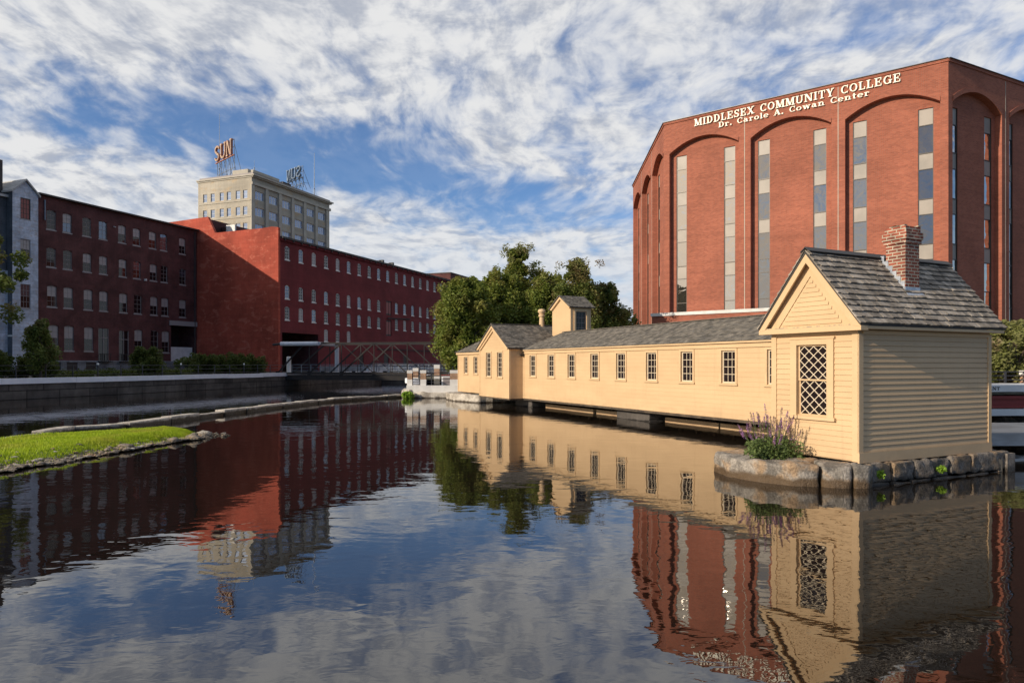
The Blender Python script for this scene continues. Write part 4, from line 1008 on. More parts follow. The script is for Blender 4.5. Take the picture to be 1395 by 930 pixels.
# grey wing at the left edge, and an unseen mill row added for shade
sm = thing('shaded_mill_wing', 'grey mill wing at the left edge with dark chimney stack above', 'building', (*LO, 0), rad(MA))
m = MB(); m.wall(-33.5, X0-.01, GZ, 14.0, [(-31.9, -30.4, 3.6, 6.6)], 'whitewash', y=.6, rev=.2); m.box(-31.9, -30.4, .75, .78, 3.6, 6.6, 'pane_dark')
m.box(-33.5, X0-.05, .8, 12, GZ, 23.0, 'shaded_grey_wall'); m.build('wall', sm)
m = MB(); m.box(-33.6, X0, .4, 12.2, 23.002, 23.3, 'grey_timber'); m.build('roof', sm)
m = MB(); m.box(-30.7, -28.93, 1.5, 3.2, 23.2, 27.7, 'cornice_dark'); m.build('chimney_stack', sm)
om = thing('unseen_shade_mills', 'unseen brick mill row added out of frame to shade the left bank', 'building', (*LO, 0), rad(MA))
m = MB(); m.box(-100, -33.8, 1, 16, GZ, 28, 'mill_brick'); m.build('wall', om)  # unseen block, raised so its shade also covers the bridge
m = MB(); m.box(-100.3, -33.7, .6, 16.4, 28.002, 28.4, 'cornice_dark'); m.build('roof', om)

# ================================================================ cream office tower with roof signs
SO = (-59.1, 155.0)
st = thing('office_tower', 'tall cream brick office tower rising behind the red mill', 'building', (*SO, 0), rad(MA))
TW_, TD = 29.0, 15.8
zrows = [40.2, 36.45, 32.7, 28.95, 25.2]
bays = [1.1+4.62*i for i in range(6)]
bops = [(x, x+3.0, z, z+1.95) for x in bays for z in zrows]
m = MB(); m.wall(0, TW_, GZ, 45.0, bops, 'cream_brick', rev=.3)
lx = [1.25, 2.7, 4.75, 6.2, 8.0, 9.4, 10.8, 12.2][:8]
lw_x = [(1.25, 2.5), (3.3, 4.6), (6.0, 7.2), (8.1, 9.3), (10.8, 12.0), (13.1, 14.3)]
lops = [(TD-b, TD-a, z+.1, z+2.05) for a, b in lw_x for z in zrows]
m.M = Matrix.Translation((0, TD, 0)) @ Matrix.Rotation(rad(-90), 4, 'Z'); m.wall(0, TD, GZ, 45.0, lops, 'cream_brick', rev=.25)
for z in zrows: m.box(.3, TD-.3, -.12, -.003, z-.45, z-.25, 'cream_trim')
m.M = Matrix.Translation((TW_, 0, 0)) @ Matrix.Rotation(rad(90), 4, 'Z'); m.wall(0, TD, GZ, 45.0, [], 'cream_brick')
m.M = Matrix.Translation((TW_, TD, 0)) @ Matrix.Rotation(rad(180), 4, 'Z'); m.wall(0, TW_, GZ, 45.0, [], 'cream_brick')
m.M = Matrix()
for i in range(7):
    x = -.15+4.62*i; m.box(x-.2, x+.75, -.28, -.003, GZ, 43.3, 'cream_trim')
m.build('wall', st)
m = MB()
m.box(-.15, TW_+.4, -.5, TD+.2, 45.0, 45.3, 'cream_trim'); m.box(-.35, TW_+.7, -.9, TD+.3, 45.302, 45.6, 'cream_trim'); m.box(.2, TW_, -.2, TD-.2, 45.602, 46.1, 'grey_frame'); m.box(-.2, TW_+.2, -.4, -.01, 43.3, 43.9, 'cream_trim')
m.build('cornice', st)
m = MB(); m.box(1, 7, 2, 6.5, 46.102, 47.3, 'cream_trim'); m.box(13, 16, 2, 5, 46.102, 47.4, 'cornice_dark'); m.box(.2, 9, -.25, .4, 46.103, 46.7, 'cream_trim'); m.build('roof_block', st)
BWn = add_window(3.0, 1.95, 3, 1, 'white_frame', 'tower_pane', .12, .2, meet=True)
for x in bays:
    for z in zrows: BWn.put(st, (x+1.5, .15, z))
LWn = add_window(1.25, 1.95, 1, 2, 'white_frame', 'tower_pane', .1, .05, meet=True, sillm='cream_trim')
for a, b in lw_x:
    for z in zrows[:4]: LWn.put(st, (.1, (a+b)/2, z+.1), rad(-90))
def antenna(p, h, label, r=.09):
    m = MB(); m.tube([(0, 0, 0), (0, 0, h*.5), (0, 0, h)], [r, r*.7, r*.4], 'steel', 6); m.tube([(0, 0, 0), (0, 0, .5)], r*2.5, 'steel', 8)
    for k in range(3): m.beam((0, 0, h*.22), (math.cos(k*2.1)*.8, math.sin(k*2.1)*.8, 0), .04, .04, 'steel')
    return tag(m.build('antenna', None, p), label, 'antenna', 'antennas on the tower roof')
SM_ = frame(SO, MA)
def onroof(x, y, z=46.1): p = SM_ @ Vector((x, y, z)); return p
antenna((-70.1, 163.6, 46.1), 16.4, 'very tall thin antenna mast behind the orange SUN sign')
antenna(onroof(24.2, 1.2), 11.5, 'thin dark antenna mast at the right end of the tower roof', .12)
antenna(onroof(1.4, .5, 47.0), 2.2, 'short antenna at the near corner of the tower roof', .05)
def sun_sign(p, deg, length, zb, cap, z0, fm, em, label, flip=False):
    root = thing('roof_sign', label, 'sign', (p[0], p[1], z0), rad(deg), 'SUN signs on the tower roof')
    h0 = zb-z0; lw_ = length/3.0
    def prim(ch):
        t_, w = .17, 1.0
        if ch == 'S': return ring_(.5, .74, .46, .26, 0, 270, t_, .13, 10) + ring_(.5, .26, .46, .26, -180, 90, t_, .13, 10)
        if ch == 'U': return [V(.12, .3, 1, t_), V(.88, .3, 1, t_), S(.12, .9, .4), S(.88, .9, .4)] + ring_(.5, .3, .49, .3, 180, 360, t_, .14)
        return [V(.12, 0, 1, .13), V(.88, 0, 1, .13), Dg(.86, 0, .14, 1, .18), S(.14, 0, .36), S(.86, .9, .36)]
    for i, ch in enumerate('SUN'):
        m = MB(); j = 0; x0 = i*lw_*1.02 if not flip else (2-i)*lw_*1.02
        for q in prim(ch):
            if flip: q = [(1-a, b) for a, b in q]
            ar = sum(q[k][0]*q[(k+1) % 4][1]-q[(k+1) % 4][0]*q[k][1] for k in range(4))
            if ar < 0: q = q[::-1]
            for sc_, mt, d0, d1 in ((1.0, em, -.25, .25), (.62, fm, -.30, -.252)):
                cx_ = sum(a for a, b in q)/4; cy_ = sum(b for a, b in q)/4
                pts = [((cx_+(a-cx_)*sc_)*lw_*.86, d0-j*.004, h0+(cy_+(b-cy_)*(sc_ if sc_ == 1 else .9))*cap) for a, b in q]
                m.prism(pts, (0, d1-d0, 0), mt)
            j += 1
        m.build('letter', root, (x0, 0, 0))
    f = MB()
    for i in range(5):
        x = i*length/4; f.beam((x, .5, 0), (x, .35, h0+cap*.95), .1, .1, 'steel'); f.beam((x, 2.4, 0), (x, .35, h0+cap*.7), .08, .08, 'steel')
        if i < 4: f.beam((x, .45, 0), (x+length/4, .4, h0), .06, .06, 'steel'); f.beam((x+length/4, .45, 0), (x, .4, h0), .06, .06, 'steel')
        f.beam((x, .5, 1.2), (x, 1.9, 1.2), .06, .06, 'steel')
    for z in (h0*.4, h0, h0+cap*.5, h0+cap*.95): f.beam((0, .4, z), (length, .4, z), .09, .09, 'steel')
    f.beam((-.3, .2, h0-.12), (length+.3, .2, h0-.12), .3, .18, em)
    f.build('scaffold', root)
sun_sign((-71.6, 164.9), -44.5, 9.7, 51.1, 3.75, 46.1, 'sign_cream', 'sign_red', 'orange and cream SUN letters on a steel frame at the left of the tower roof')
sun_sign((-56.9, 173.0), -44.5, 7.2, 48.6, 2.9, 46.1, 'sign_blue', 'sign_blue', 'blue grey SUN sign seen from behind, further right on the tower roof', True)

# ================================================================ iron truss bridge
BP = (-27.2, 79.2); BE = (-7.9, 76.0); BL = math.dist(BP, BE); BA = ang(BP, BE)
br = thing('truss_bridge', 'black iron truss bridge crossing the canal between the left bank and the trees', 'bridge', (*BP, 0), rad(BA))
zt, zb_ = 4.9, 1.45; NP = 5; pw = BL/NP
for y, mt, sh in ((0, 'black_steel', 0), (3.6, 'rust_steel', .9)):
    m = MB()
    m.beam((pw*.55, y, zt), (BL, y, zt), .16, .2, mt); m.beam((0, y, zb_), (BL, y, zb_), .18, .22, mt)
    for i in range(NP):
        a = i*pw+sh*(0 < i); b = (i+1)*pw+sh*(i < NP-1)
        if i < 3: m.beam((a, y+.01, zb_), (b if i else b-.6, y+.01, zt), .12, .16, mt)
        else: m.beam((a, y+.01, zt), (b, y+.01, zb_), .09, .11, mt)
        m.beam((b, y-.01, zt), (b, y-.01, zb_), .09, .10, mt)
        if i: m.beam(((a+b)/2, y, (zt+zb_)/2), ((a+b)/2, y, zb_), .05, .05, mt)
    m.beam((2*pw+sh, y-.02, zt), (3*pw+sh, y-.02, zb_), .07, .07, mt)
    for i in range(NP+1): m.box(i*pw-.2, i*pw+.2, y-.06, y+.06, zb_-.35, zb_+.25, mt)
    m.build('truss', br)
m = MB(); m.box(0, BL, .1, 3.5, .95, 1.28, 'black_steel'); m.box(-.2, BL+.2, -.1, 0.08, .7, 1.18, 'black_steel'); m.build('deck', br)
m = MB()
for z in (1.75, 2.1, 2.45): m.beam((0, 3.45, z), (BL, 3.45, z), .05, .05, 'steel')
for i in range(17): m.beam((i*BL/16, 3.45, 1.3), (i*BL/16, 3.45, 2.45), .05, .05, 'steel')
m.build('railing', br)
m = MB(); m.tube([(.6, -.35, 4.85), (5.2, -.35, 4.85)], .24, 'pipe_white', 12); m.tube([(5.35, 4.4, 4.7), (5.35, 4.4, 1.6)], .26, 'pipe_white', 12); m.tube([(5.2, -.35, 4.85), (5.35, 4.4, 4.8)], .2, 'pipe_white', 10); m.tube([(.6, -.35, 4.85), (-.4, -.3, 4.75)], .15, 'rust_steel', 10)
tag(m.build('steam_pipe', None, (*BP, 0), rad(BA)), 'pale insulated pipe carried across the left end of the iron bridge', 'pipe')
m = MB(); m.tube([(0, 0, 0), (0, 0, 1.95), (0, 0, 2.0)], [.26, .26, .2], 'concrete', 14); m.tube([(0, -.05, 1.6), (0, -.28, 1.6)], .05, 'iron_dark')
tag(m.build('bollard', None, (-26.35, 80.6, 1.4)), 'round white post on the canal coping at the left end of the bridge', 'bollard')
# second parallel footway railing behind the bridge
def railing(name, pts, z0, h, nr, label, step=2.0, mt='rail_steel', r=.025, cap=None):
    root = thing(name, label, 'railing', (*pts[0], z0)); inv = Matrix.Translation((-pts[0][0], -pts[0][1], 0))
    m = MB(); m.M = inv
    for a, b in zip(pts, pts[1:]):
        for k in range(nr): z = h*(k+1)/nr; m.tube([(*a, z), (*b, z)], r, mt, 6)
    m.build('rail', root)
    for i, p in enumerate(along(pts, step)):
        q = MB(); q.box(-.035, .035, -.035, .035, 0, h+.03, mt)
        if cap and i % 4 == 1: q.tube([(0, 0, h+.03), (0, 0, h+.13), (0, 0, h+.2)], [.07, .1, .05], cap, 8)
        q.build('post', root, (p.x-pts[0][0], p.y-pts[0][1], 0))
    return root
def offs(pts, d):
    out = []
    for i, p in enumerate(pts):
        a = Vector(pts[max(i-1, 0)]); b = Vector(pts[min(i+1, len(pts)-1)]); t_ = (b-a).normalized(); out.append((p[0]-t_.y*d, p[1]+t_.x*d))
    return out
railing('bank_railing', offs([(-41, 26), (-35.25, 47), (-25.8, 80.5)], 1.5), GZ, 1.1, 3, 'thin black railing along the left bank in front of the hedges', 2.4, cap='white_paint')
railing('street_railing', [(-24, 101.5), (-6, 97)], GZ, 1.1, 4, 'grey railing on the far canal bank behind the iron bridge', 2.0, 'steel', .05)
railing('mill_railing', [wpt(wpt(MO, MA, 12), MA-90, 9), wpt(wpt(MO, MA, 70), MA-90, 9)], GZ, 1.3, 3, 'grey railing along the street under the red mill', 2.5, 'steel', .05)
# parked-looking low pale wall behind the bridge
m = MB(); m.M = Ml; m.box(12, 60, -8.4, -8.0, GZ, GZ+.7, 'pale_granite'); m.M = Matrix(); tag(m.build('low_wall'), 'low pale stone wall on the street behind the bridge', 'wall')

# ================================================================ abutment with piers and railing left of the gatehouse
ab = thing('abutment', 'pale stone abutment at the left end of the gatehouse', 'stonework', (-5.9, 51.5, 0))
m = MB(); 
stone_poly(m, [(-2.3, -.7), (-1.0, -1.1), (.6, -1.25), (1.9, -1.35), (2.4, 1.0), (-2.2, 1.6)], -.5, .42, 'pale_stone', .1, .09, 1.5, 3, 3.0)
stone_poly(m, [(-2.4, -.3), (-1.7, -.9), (-1.2, -.6), (-1.3, .6), (-2.3, .8)], -.4, .62, 'pale_stone', .12, .1, 1.4, 3, 6.0)
m.build('rock_base', ab, smooth=True)
m = MB(); m.box(-1.95, 1.95, -.75, -.1, .38, .92, 'concrete'); m.box(-1.95, -1.3, -.1, 3, .38, .92, 'concrete'); m.box(-1.28, 1.95, -.1, 3.2, .2, .75, 'concrete'); m.build('concrete_kerb', ab)
def pier(x, y, w, d, z0, z1, label):
    o = thing('brick_pier', label, 'pier', (x, y, z0), 0, 'small brick and stone piers by the gatehouse')
    h = z1-z0; m = MB(); m.box(-w/2, w/2, -d/2, d/2, h*.40, h*.80, 'pier_brick'); m.build('brick_band', o)
    m = MB(); m.box(-w/2-.02, w/2+.02, -d/2-.02, d/2+.02, h*.802, h, 'concrete'); m.build('cap', o)
    m = MB(); m.box(-w/2-.015, w/2+.015, -d/2-.015, d/2+.015, 0, h*.398, 'concrete'); m.build('plinth', o)
    return o
pier(-7.65, 51.2, .36, .36, .92, 2.05, 'narrow brick and stone pier at the left corner of the abutment')
pier(-6.62, 51.05, .40, .40, .92, 2.06, 'front brick and stone pier, second from the left on the abutment')
pier(-4.25, 51.0, .72, .42, .92, 2.06, 'widest brick and stone pier, beside the wall of the gatehouse')
pier(-5.95, 54.2, .42, .42, GZ-.35, 2.45, 'brick and stone pier standing at the back between two railings')
pier(-7.55, 53.6, .40, .40, GZ-.35, 2.2, 'brick and stone pier behind the left corner of the abutment')
pier(-4.2, 57.5, .42, .42, GZ, 2.75, 'furthest brick and stone pier, under the trees')
railing('abutment_railing', [(-7.45, 51.15), (-4.6, 51.0)], .92, .95, 4, 'dark railing between the piers on the abutment', 1.4)
railing('walkway_railing', [(-7.4, 53.6), (-6.1, 54.2), (-4.3, 57.4)], GZ, 1.0, 4, 'dark railing behind the abutment, between the rear piers', 1.2)
m = MB(); m.box(-.42, .42, -.3, .3, 0, .85, 'white_paint'); m.box(-.46, .46, -.34, .34, .852, .93, 'red_girder'); m.box(-.3, .3, -.312, -.302, .1, .75, 'grey_frame')
tag(m.build('control_box', None, (-5.0, 52.8, .75)), 'small pale box with red top behind the abutment railing', 'box')

# ================================================================ right edge: lock bridge
rb = thing('lock_bridge', 'low lock bridge with white ledges and a dark red girder behind the cottage', 'bridge', (18.5, 24.0, 0), rad(3))
m = MB(); m.box(-2.4, 22, -.1, .25, .98, 1.40, 'red_girder'); m.box(-2.4, 22, -.18, -.102, 1.30, 1.40, 'red_girder'); m.box(-2.4, 22, -.18, -.102, .98, 1.05, 'red_girder'); m.build('girder', rb)
m = MB(); m.box(-2.4, 22, -.35, 1.8, 1.55, 1.78, 'white_paint'); m.box(-2.4, 22, .8, 2.2, 1.402, 1.54, 'concrete'); m.build('upper_ledge', rb)
m = MB(); m.box(-2.4, 22, -.3, .3, .72, .95, 'white_paint'); m.build('lower_ledge', rb)
lb = thing('grey_walkway_beam', 'wide grey weathered timber beam over the water beyond the cottage', 'beam', (12.4, 17.9, 0), rad(3))
m = MB(); m.box(-.6, 12, 0, .35, .36, .70, 'grey_timber'); m.box(-.6, 12, .352, 3.0, .50, .70, 'grey_timber'); m.build('timber', lb)
m = MB(); m.box(1.15, 1.33, -.03, -.003, .42, .62, 'sill_timber'); m.build('reflector', lb)
sw = thing('rubble_wall', 'rough dark rubble wall under the white ledges at the right edge', 'wall', (18.6, 25.7, 0))
m = MB(); r = random.Random(8)
for k in range(4):
    x = -3.2+r.uniform(0, .4)
    while x < 20:
        L = r.uniform(.45, 1.0); rock(m, (x+L/2, r.uniform(-.05, .1)+x*.10, .12+k*.27), L*.56, 'granite', (1, .5, .42), seed=x*3+k); x += L
m.box(-3.4, 26, .6, 1.6, -.5, 1.1, 'granite'); m.build('rubble_face', sw, smooth=True)
pier(18.55, 27.0, .42, .42, 1.4, 2.25, 'brick and stone pier just right of the cottage, left end of a dark railing')
pier(20.6, 27.2, .42, .42, 1.4, 2.25, 'brick and stone pier at the right edge of the picture')
railing('lock_railing', [(18.75, 27.05), (20.4, 27.15)], 1.4, .8, 5, 'dark railing between two brick piers right of the cottage', .8)
m = MB(); m.box(0, 1.3, -.02, .0, 0, .20, 'white_paint'); root = tag(m.build('name_board', None, (16.1, 23.55, 1.565), rad(3)), 'small white board with part of a word on the ledge beside the cottage', 'sign')
for c, x, mm in lettering('ANT', .42, .12, front='iron_dark', depth=.012): mm.build('letter', root, (x+.32, -.022, .04))

# ================================================================ causeway, grass spit, rocks
CW = [(-19, -12), (-17.6, 2), (-16.6, 13), (-16.0, 21.3), (-16.1, 25), (-15.0, 26.4), (-14.8, 29.2), (-14.3, 33.5), (-13.4, 39.3), (-12.1, 45.5), (-8.4, 51.6)]
cw = thing('stone_causeway', 'thin curving line of low stone blocks dividing the canal basin', 'wall', (*CW[3], 0))
m = MB(); m.M = Matrix.Translation((-CW[3][0], -CW[3][1], 0)); P_ = along(CW, 1.9); r = random.Random(1)
for i, (a, b) in enumerate(zip(P_, P_[1:])):
    d = (b-a).normalized(); n = Vector((-d.y, d.x)); w = r.uniform(.22, .29); h = .24+r.uniform(-.03, .03); o = n*r.uniform(-.05, .05)
    if r.random() < .05: h -= .07
    q = [a+n*w+o+d*.02, a-n*w+o+d*.02, b-n*w+o-d*.03, b+n*w+o-d*.03]
    stone_poly(m, [(p.x, p.y) for p in q], -.4, h, 'causeway_stone', .035, .025, 1.6, 2, seed=i*1.7)
m.build('stone_course', cw, smooth=True)
SHP = [(-14, -6), (-12.6, 4), (-12.4, 9), (-12.4, 12.6), (-12.1, 14.6), (-11.75, 15.8), (-11.4, 17.6), (-11.1, 19.7), (-10.7, 21.7), (-10.5, 23.1), (-10.55, 24.0)]
BKP = [(-18, -6), (-17.2, 4), (-16.9, 9), (-16.6, 13), (-16.4, 16.5), (-16.2, 19.5), (-15.4, 21.6), (-14.3, 22.7), (-13.1, 23.6), (-11.8, 24.3), (-10.8, 24.5)]
def lerp_poly(P, s):
    k = s*(len(P)-1); i = min(int(k), len(P)-2); f = k-i; return Vector(P[i]).lerp(Vector(P[i+1]), f)
def spit(s, t_):
    a = lerp_poly(SHP, s); b = lerp_poly(BKP, s); p = a.lerp(b, t_)
    p = p+Vector((1, 0))*noise.noise(Vector((p.y*.9, 0, 1)))*.28*(1-t_)
    e = min(1.0, (1-s)*7); wid = (b-a).length
    rise = min(1, t_*wid/1.5); z = -.06+(.10+.21*rise*rise*(3-2*rise))*e+noise.fractal(Vector((p.x*1.2, p.y*1.2, 0)), 1, 2, 3)*.035
    if t_ > .93: z -= (t_-.93)*2.2*(1 if s > .5 else .3)
    return Vector((p.x, p.y, z))
NS, NTT = 150, 26
vs = [spit(i/NS, j/NTT) for i in range(NS+1) for j in range(NTT+1)]
m = MB(); base_i = 0; m.v = [tuple(v) for v in vs]
gi, mi_ = m.mat('grass_base'), m.mat('mud')
for i in range(NS):
    for j in range(NTT):
        a = i*(NTT+1)+j; m.f.append((a, a+NTT+1, a+NTT+2, a+1)[::-1]); z = sum(vs[q].z for q in (a, a+1, a+NTT+1, a+NTT+2))/4
        m.mi.append(gi if z > .11+.05*noise.noise(Vector((vs[a].x*2, vs[a].y*2, 0))) else mi_)
tag(m.build('grass_spit', smooth=True), 'low grassy spit of ground in the basin', kind='structure')
r = random.Random(6); m = MB(); cnt = 0
while cnt < 60000:
    s = .30+.70*math.sqrt(r.random()) if r.random() < .8 else r.random(); t_ = r.random(); p = spit(s, t_)
    edge = .11+.05*noise.noise(Vector((p.x*2, p.y*2, 0)))
    if p.z < edge-.02 and r.random() > .12: continue
    if p.z < .03: continue
    h = r.uniform(.035, .09)*(1.3 if noise.noise(Vector((p.x*1.5, p.y*1.5, 4))) > .2 else 1); w = r.uniform(.008, .018); a = r.uniform(0, math.pi); lx_, ly_ = r.uniform(-.03, .03), r.uniform(-.03, .03)
    c_, s_2 = math.cos(a)*w, math.sin(a)*w
    m.face([(p.x-c_, p.y-s_2, p.z-.01), (p.x+c_, p.y+s_2, p.z-.01), (p.x+lx_, p.y+ly_, p.z+h)], 'grass_blade'); cnt += 1
tag(m.build('grass'), 'bright green sunlit grass on the spit', 'grass', kind='stuff')
m = MB(); r = random.Random(16)
for k in range(1500):
    s = r.uniform(.3, 1.0); p = spit(s, abs(r.gauss(0, .09))-.02); p.z = max(p.z, -.02)
    if s > .96: p += Vector((r.uniform(-.4, .8), r.uniform(-.5, .5), 0)); p.z = r.uniform(-.03, .04)
    rock(m, (p.x+r.uniform(-.1, .1), p.y+r.uniform(-.1, .1), p.z+.01), r.choice((r.uniform(.015, .05), r.uniform(.015, .05), r.uniform(.05, .11))), r.choice(('shore_stone', 'shore_stone', 'shore_stone', 'pale_stone')), (1, r.uniform(.5, 1), r.uniform(.35, .6)), k*.37, 1)
tag(m.build('shore_rubble'), 'loose small stones along the water edge of the grass spit', 'stones', kind='stuff')
big_rocks = [(.985, .1, .20, 'pale flat rock at the very tip of the grass spit'), (.93, .02, .17, 'grey rock on the shore just before the tip of the spit'), (.86, .04, .2, 'large tan rock on the stony edge of the grass'), (.80, .0, .14, 'rounded rock at the water edge half way along the spit'), (.70, .05, .15, 'brown rock on the shore left of the tan rock')]
for i, (s, t_, rad_, lab) in enumerate(big_rocks):
    p = spit(s, t_); mm = MB(); rock(mm, (0, 0, 0), rad_, ('pale_stone', 'shore_stone', 'shore_stone', 'shore_stone', 'shore_stone')[i], (1.3, .8, .6), i*2.3, 3)
    tag(mm.build('shore_rock', None, (p.x, p.y, max(p.z, 0)+.05), smooth=True), lab, 'rock', 'bigger rocks on the shore of the spit')

# ================================================================ trees and plants
def leaves(m, centers, n, size, mt, r, flat=1.0):
    for k in range(n):
        c, rad_ = centers[r.randrange(len(centers))]
        d = Vector((r.gauss(0, 1), r.gauss(0, 1), r.gauss(0, 1)*flat)); d = d.normalized()*rad_*(r.random()**.45)
        p = c+d; s = size*r.uniform(.6, 1.25)
        u = Vector((r.gauss(0, 1), r.gauss(0, 1), r.gauss(0, .6))).normalized(); v = u.cross(Vector((r.gauss(0, 1), r.gauss(0, 1), r.gauss(0, 1)))).normalized()
        m.face([tuple(p-u*s), tuple(p+v*s*.5), tuple(p+u*s), tuple(p-v*s*.5)], mt)
def tree(x, y, z0, h, rx, crown0, label, mt='leaf_green', seed=0, n=14000, size=.16, sparse_top=0, tm='tree', ntips=70, group='trees around the canal', clump=.8, power=.62, ry=None):
    r = random.Random(seed); root = thing(tm, label, 'tree', (x, y, z0), 0, group); ry = ry or rx
    b = MB(); ctr = []
    b.tube([(0, 0, -.3), (.05, 0, crown0*.6), (.1, .05, crown0), (.05, .1, (crown0+h)*.5), (0, 0, h*.86)], [.03*h, .022*h, .018*h, .011*h, .003*h], 'bark', 9)
    for k in range(ntips):
        f = r.random(); z = crown0+(h-crown0)*f
        prof = math.sin(math.pi*min(1, (f*.86+.10)))**power
        rr_ = prof*(r.random()**.5); a = r.uniform(0, 2*math.pi)
        rr_ *= .80+.30*noise.noise(Vector((math.cos(a)*1.3, math.sin(a)*1.3, z*.35+seed)))
        c = Vector((math.cos(a)*rx*rr_, math.sin(a)*ry*rr_, z)); cr = clump*r.uniform(.55, 1.25)*(.62 if f > .8 else 1)
        ctr.append((c, cr))
        if k % 2 == 0:
            zs_ = max(crown0*.7, z-rr_*rx*.9-.3); p1 = Vector((0, 0, zs_)); mid = p1.lerp(c, .55)+Vector((0, 0, -.25*rr_))
            b.tube([tuple(p1), tuple(mid), tuple(c)], [.05+.006*h*(1-f), .04, .012], 'bark', 5, False)
    b.build('trunk', root)
    m = MB(); leaves(m, ctr, n, size, mt, r)
    if sparse_top:
        cc = [(Vector((r.gauss(0, .30)*rx, r.gauss(0, .30)*rx, h*r.uniform(.86, 1.05))), clump*.55) for _ in range(sparse_top)]
        leaves(m, cc, sparse_top*55, size*.8, 'leaf_pale', r)
    m.build('crown', root)
    return root
tree(-4.1, 59, GZ, 8.6, 3.5, .6, 'round leafy green tree in front of the end of the red mill', seed=3, n=30000, size=.15, ntips=150, clump=.9)
tree(-1.2, 64.5, GZ, 9.8, 3.9, 1.5, 'full green tree between the round tree and the tallest tree', seed=31, n=30000, size=.15, ntips=150, clump=.95)
tree(.6, 68, GZ, 12.4, 3.6, 2.2, 'tallest tree, with a thin pale twiggy top, behind the gatehouse', 'leaf_green', 5, 26000, .15, 18, ntips=130, clump=.95, power=.9)
tree(3.3, 64, GZ, 9.4, 3.4, 1.2, 'olive tree squeezed between the tallest tree and the small tower', 'leaf_green', 8, 28000, .15, 8, ntips=140, clump=.95)
tree(6.0, 63, GZ, 10.4, 3.4, 1.2, 'pointed dark tree directly behind the small roof tower', 'leaf_dark', 11, 30000, .15, 14, ntips=150, clump=.9, power=.95)
tree(8.6, 65, GZ, 8.6, 3.2, 1.0, 'dark tree just right of the small roof tower', 'leaf_dark', 19, 26000, .15, 6, ntips=130, clump=.9)
tree(10.8, 67, GZ, 6.2, 2.6, .6, 'low dark tree sloping down at the left edge of the college', 'leaf_dark', 14, 16000, .15, 4, ntips=90, clump=.8)
tree(25.5, 34.5, GZ, 3.1, 3.2, .4, 'spreading light green tree at the right edge beyond the brick piers', 'leaf_pale', 17, 16000, .11, 0, ntips=70, clump=.6)
tree(-38.2, 48.5, GZ, 11.0, 3.6, 3.8, 'dark tree at the left edge whose branches hang in front of the whitewashed tower', 'leaf_dark', 21, 10000, .15, 0, ntips=34, clump=.7)
tree(-35.6, 51.5, GZ, 4.4, 1.15, 1.0, 'small thin tree beside the hedge in front of the whitewashed tower', 'leaf_dark', 23, 7000, .12, 0, 'sapling', 50, clump=.5)
tree(-35.8, 66.5, GZ, 2.9, 1.9, .1, 'rounded shrub in front of the middle of the dark brick mill', 'leaf_hedge', 25, 12000, .12, 0, 'shrub', 60, 'shrubs on the left bank', .55)
def hedge(a, b, h, w, label, seed, n=9000, mt='leaf_hedge'):
    r = random.Random(seed); A = Vector(a); B = Vector(b); root = thing('hedge', label, 'hedge', (*a, GZ), 0, 'hedges on the left bank')
    ctr = []; L = (B-A).length
    for k in range(int(L*14)):
        p = (B-A)*r.random(); hh = h*(.82+.25*noise.noise(Vector((p.length*.6, seed, 0)))); ctr.append((Vector((p.x+r.uniform(-w, w)/2, p.y+r.uniform(-w, w)/2, r.uniform(.2, hh-.35))), .5))
    m = MB(); leaves(m, ctr, n, .12, mt, r); m.build('foliage', root)
    m = MB()
    for k in range(int(L*1.5)): p = (B-A)*r.random(); m.tube([(p.x, p.y, -.1), (p.x+.1, p.y, h*.6)], [.05, .02], 'bark', 5)
    m.build('stem', root)
hedge((-44, 40), (-36.9, 54), 2.6, 2.4, 'dark clipped hedge at the left edge behind the bank railing', 2, 30000)
hedge((-36.2, 75), (-31.0, 83.5), 2.9, 3.0, 'long dark hedge at the foot of the sunlit red end wall', 3, 26000)
hedge((-38, 58), (-34.5, 72), .9, 1.5, 'low green bedding in front of the base of the dark mill', 4, 5000)

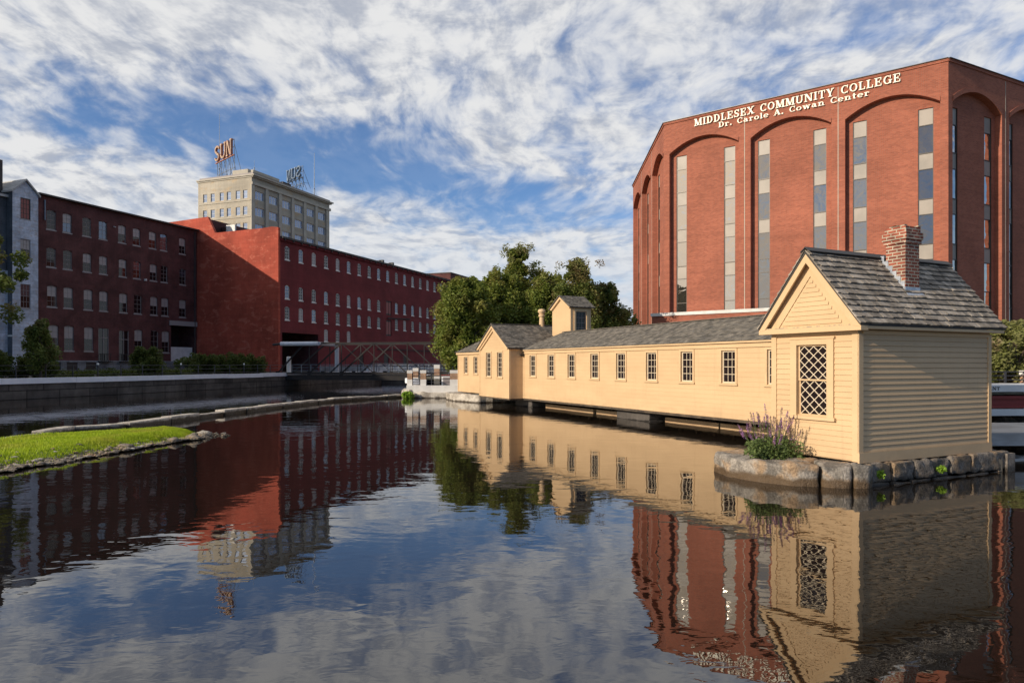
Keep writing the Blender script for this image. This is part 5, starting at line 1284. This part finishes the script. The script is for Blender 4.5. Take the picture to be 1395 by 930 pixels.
# purple flowering plant on the slab
fp = thing('flowering_plant', 'bushy green plant with purple flower spikes on the granite slab by the cottage', 'plant', (5.75, 15.25, .40))
r = random.Random(31); m = MB(); st_ = MB()
ctr = [(Vector((r.uniform(-.42, .5), r.uniform(-.4, .4), r.uniform(.03, .36))), .17) for _ in range(46)]
leaves(m, ctr, 4200, .040, 'leaf_herb', r); m.build('foliage', fp)
for k in range(70):
    a = r.uniform(0, 2*math.pi); rr_ = .34*math.sqrt(r.random()); b0 = Vector((math.cos(a)*rr_, math.sin(a)*rr_, .1)); h = r.uniform(.5, 1.28)*(1-.35*rr_/.34)
    top = b0+Vector((math.cos(a)*rr_*.95+r.uniform(-.1, .1), math.sin(a)*rr_*.9+r.uniform(-.1, .1), h)); st_.tube([tuple(b0), tuple(b0.lerp(top, .5)+Vector((0, 0, .05))), tuple(top)], [.006, .005, .003], 'leaf_herb', 4, False)
    q = MB(); d = (top-b0).normalized(); L = r.uniform(.13, .30)
    for j in range(34):
        f = j/34; p = d*(f*L-L); w = .028*(1-f*.7); an = j*2.4; p2 = p+Vector((math.cos(an)*w, math.sin(an)*w, 0)); s = .017
        u = Vector((r.gauss(0, 1), r.gauss(0, 1), r.gauss(0, 1))).normalized(); v = u.cross(Vector((0, .3, 1))).normalized()
        q.face([tuple(p2-u*s), tuple(p2-v*s*.7), tuple(p2+u*s), tuple(p2+v*s*.7)], 'petal' if k % 3 else 'dry_petal')
    q.build('flower_spike', fp, tuple(top))
st_.build('stems', fp)
def tuft(p, rad_, label, n=260, name='weed'):
    r = random.Random(int(abs(p[0])*100)); root = MB(); leaves(root, [(Vector((r.uniform(-.5, .5)*rad_, r.uniform(-.5, .5)*rad_, r.uniform(0, .6)*rad_)), rad_*.6) for _ in range(6)], n, rad_*.28, 'leaf_bright', r)
    tag(root.build(name, None, p), label, 'plant', 'weeds growing at the waterline')
p = HM @ Vector((.16, .42, .20)); tuft(tuple(p), .12, 'small green weed between the first footing blocks near the cottage corner')
p = HM @ Vector((.20, 2.35, .18)); tuft(tuple(p), .12, 'small green weed half way along the cottage footing')
tuft((-7.6, 49.9, .12), .42, 'bright green weed at the waterline of the abutment', 700)
bpy.context.view_layer.update()
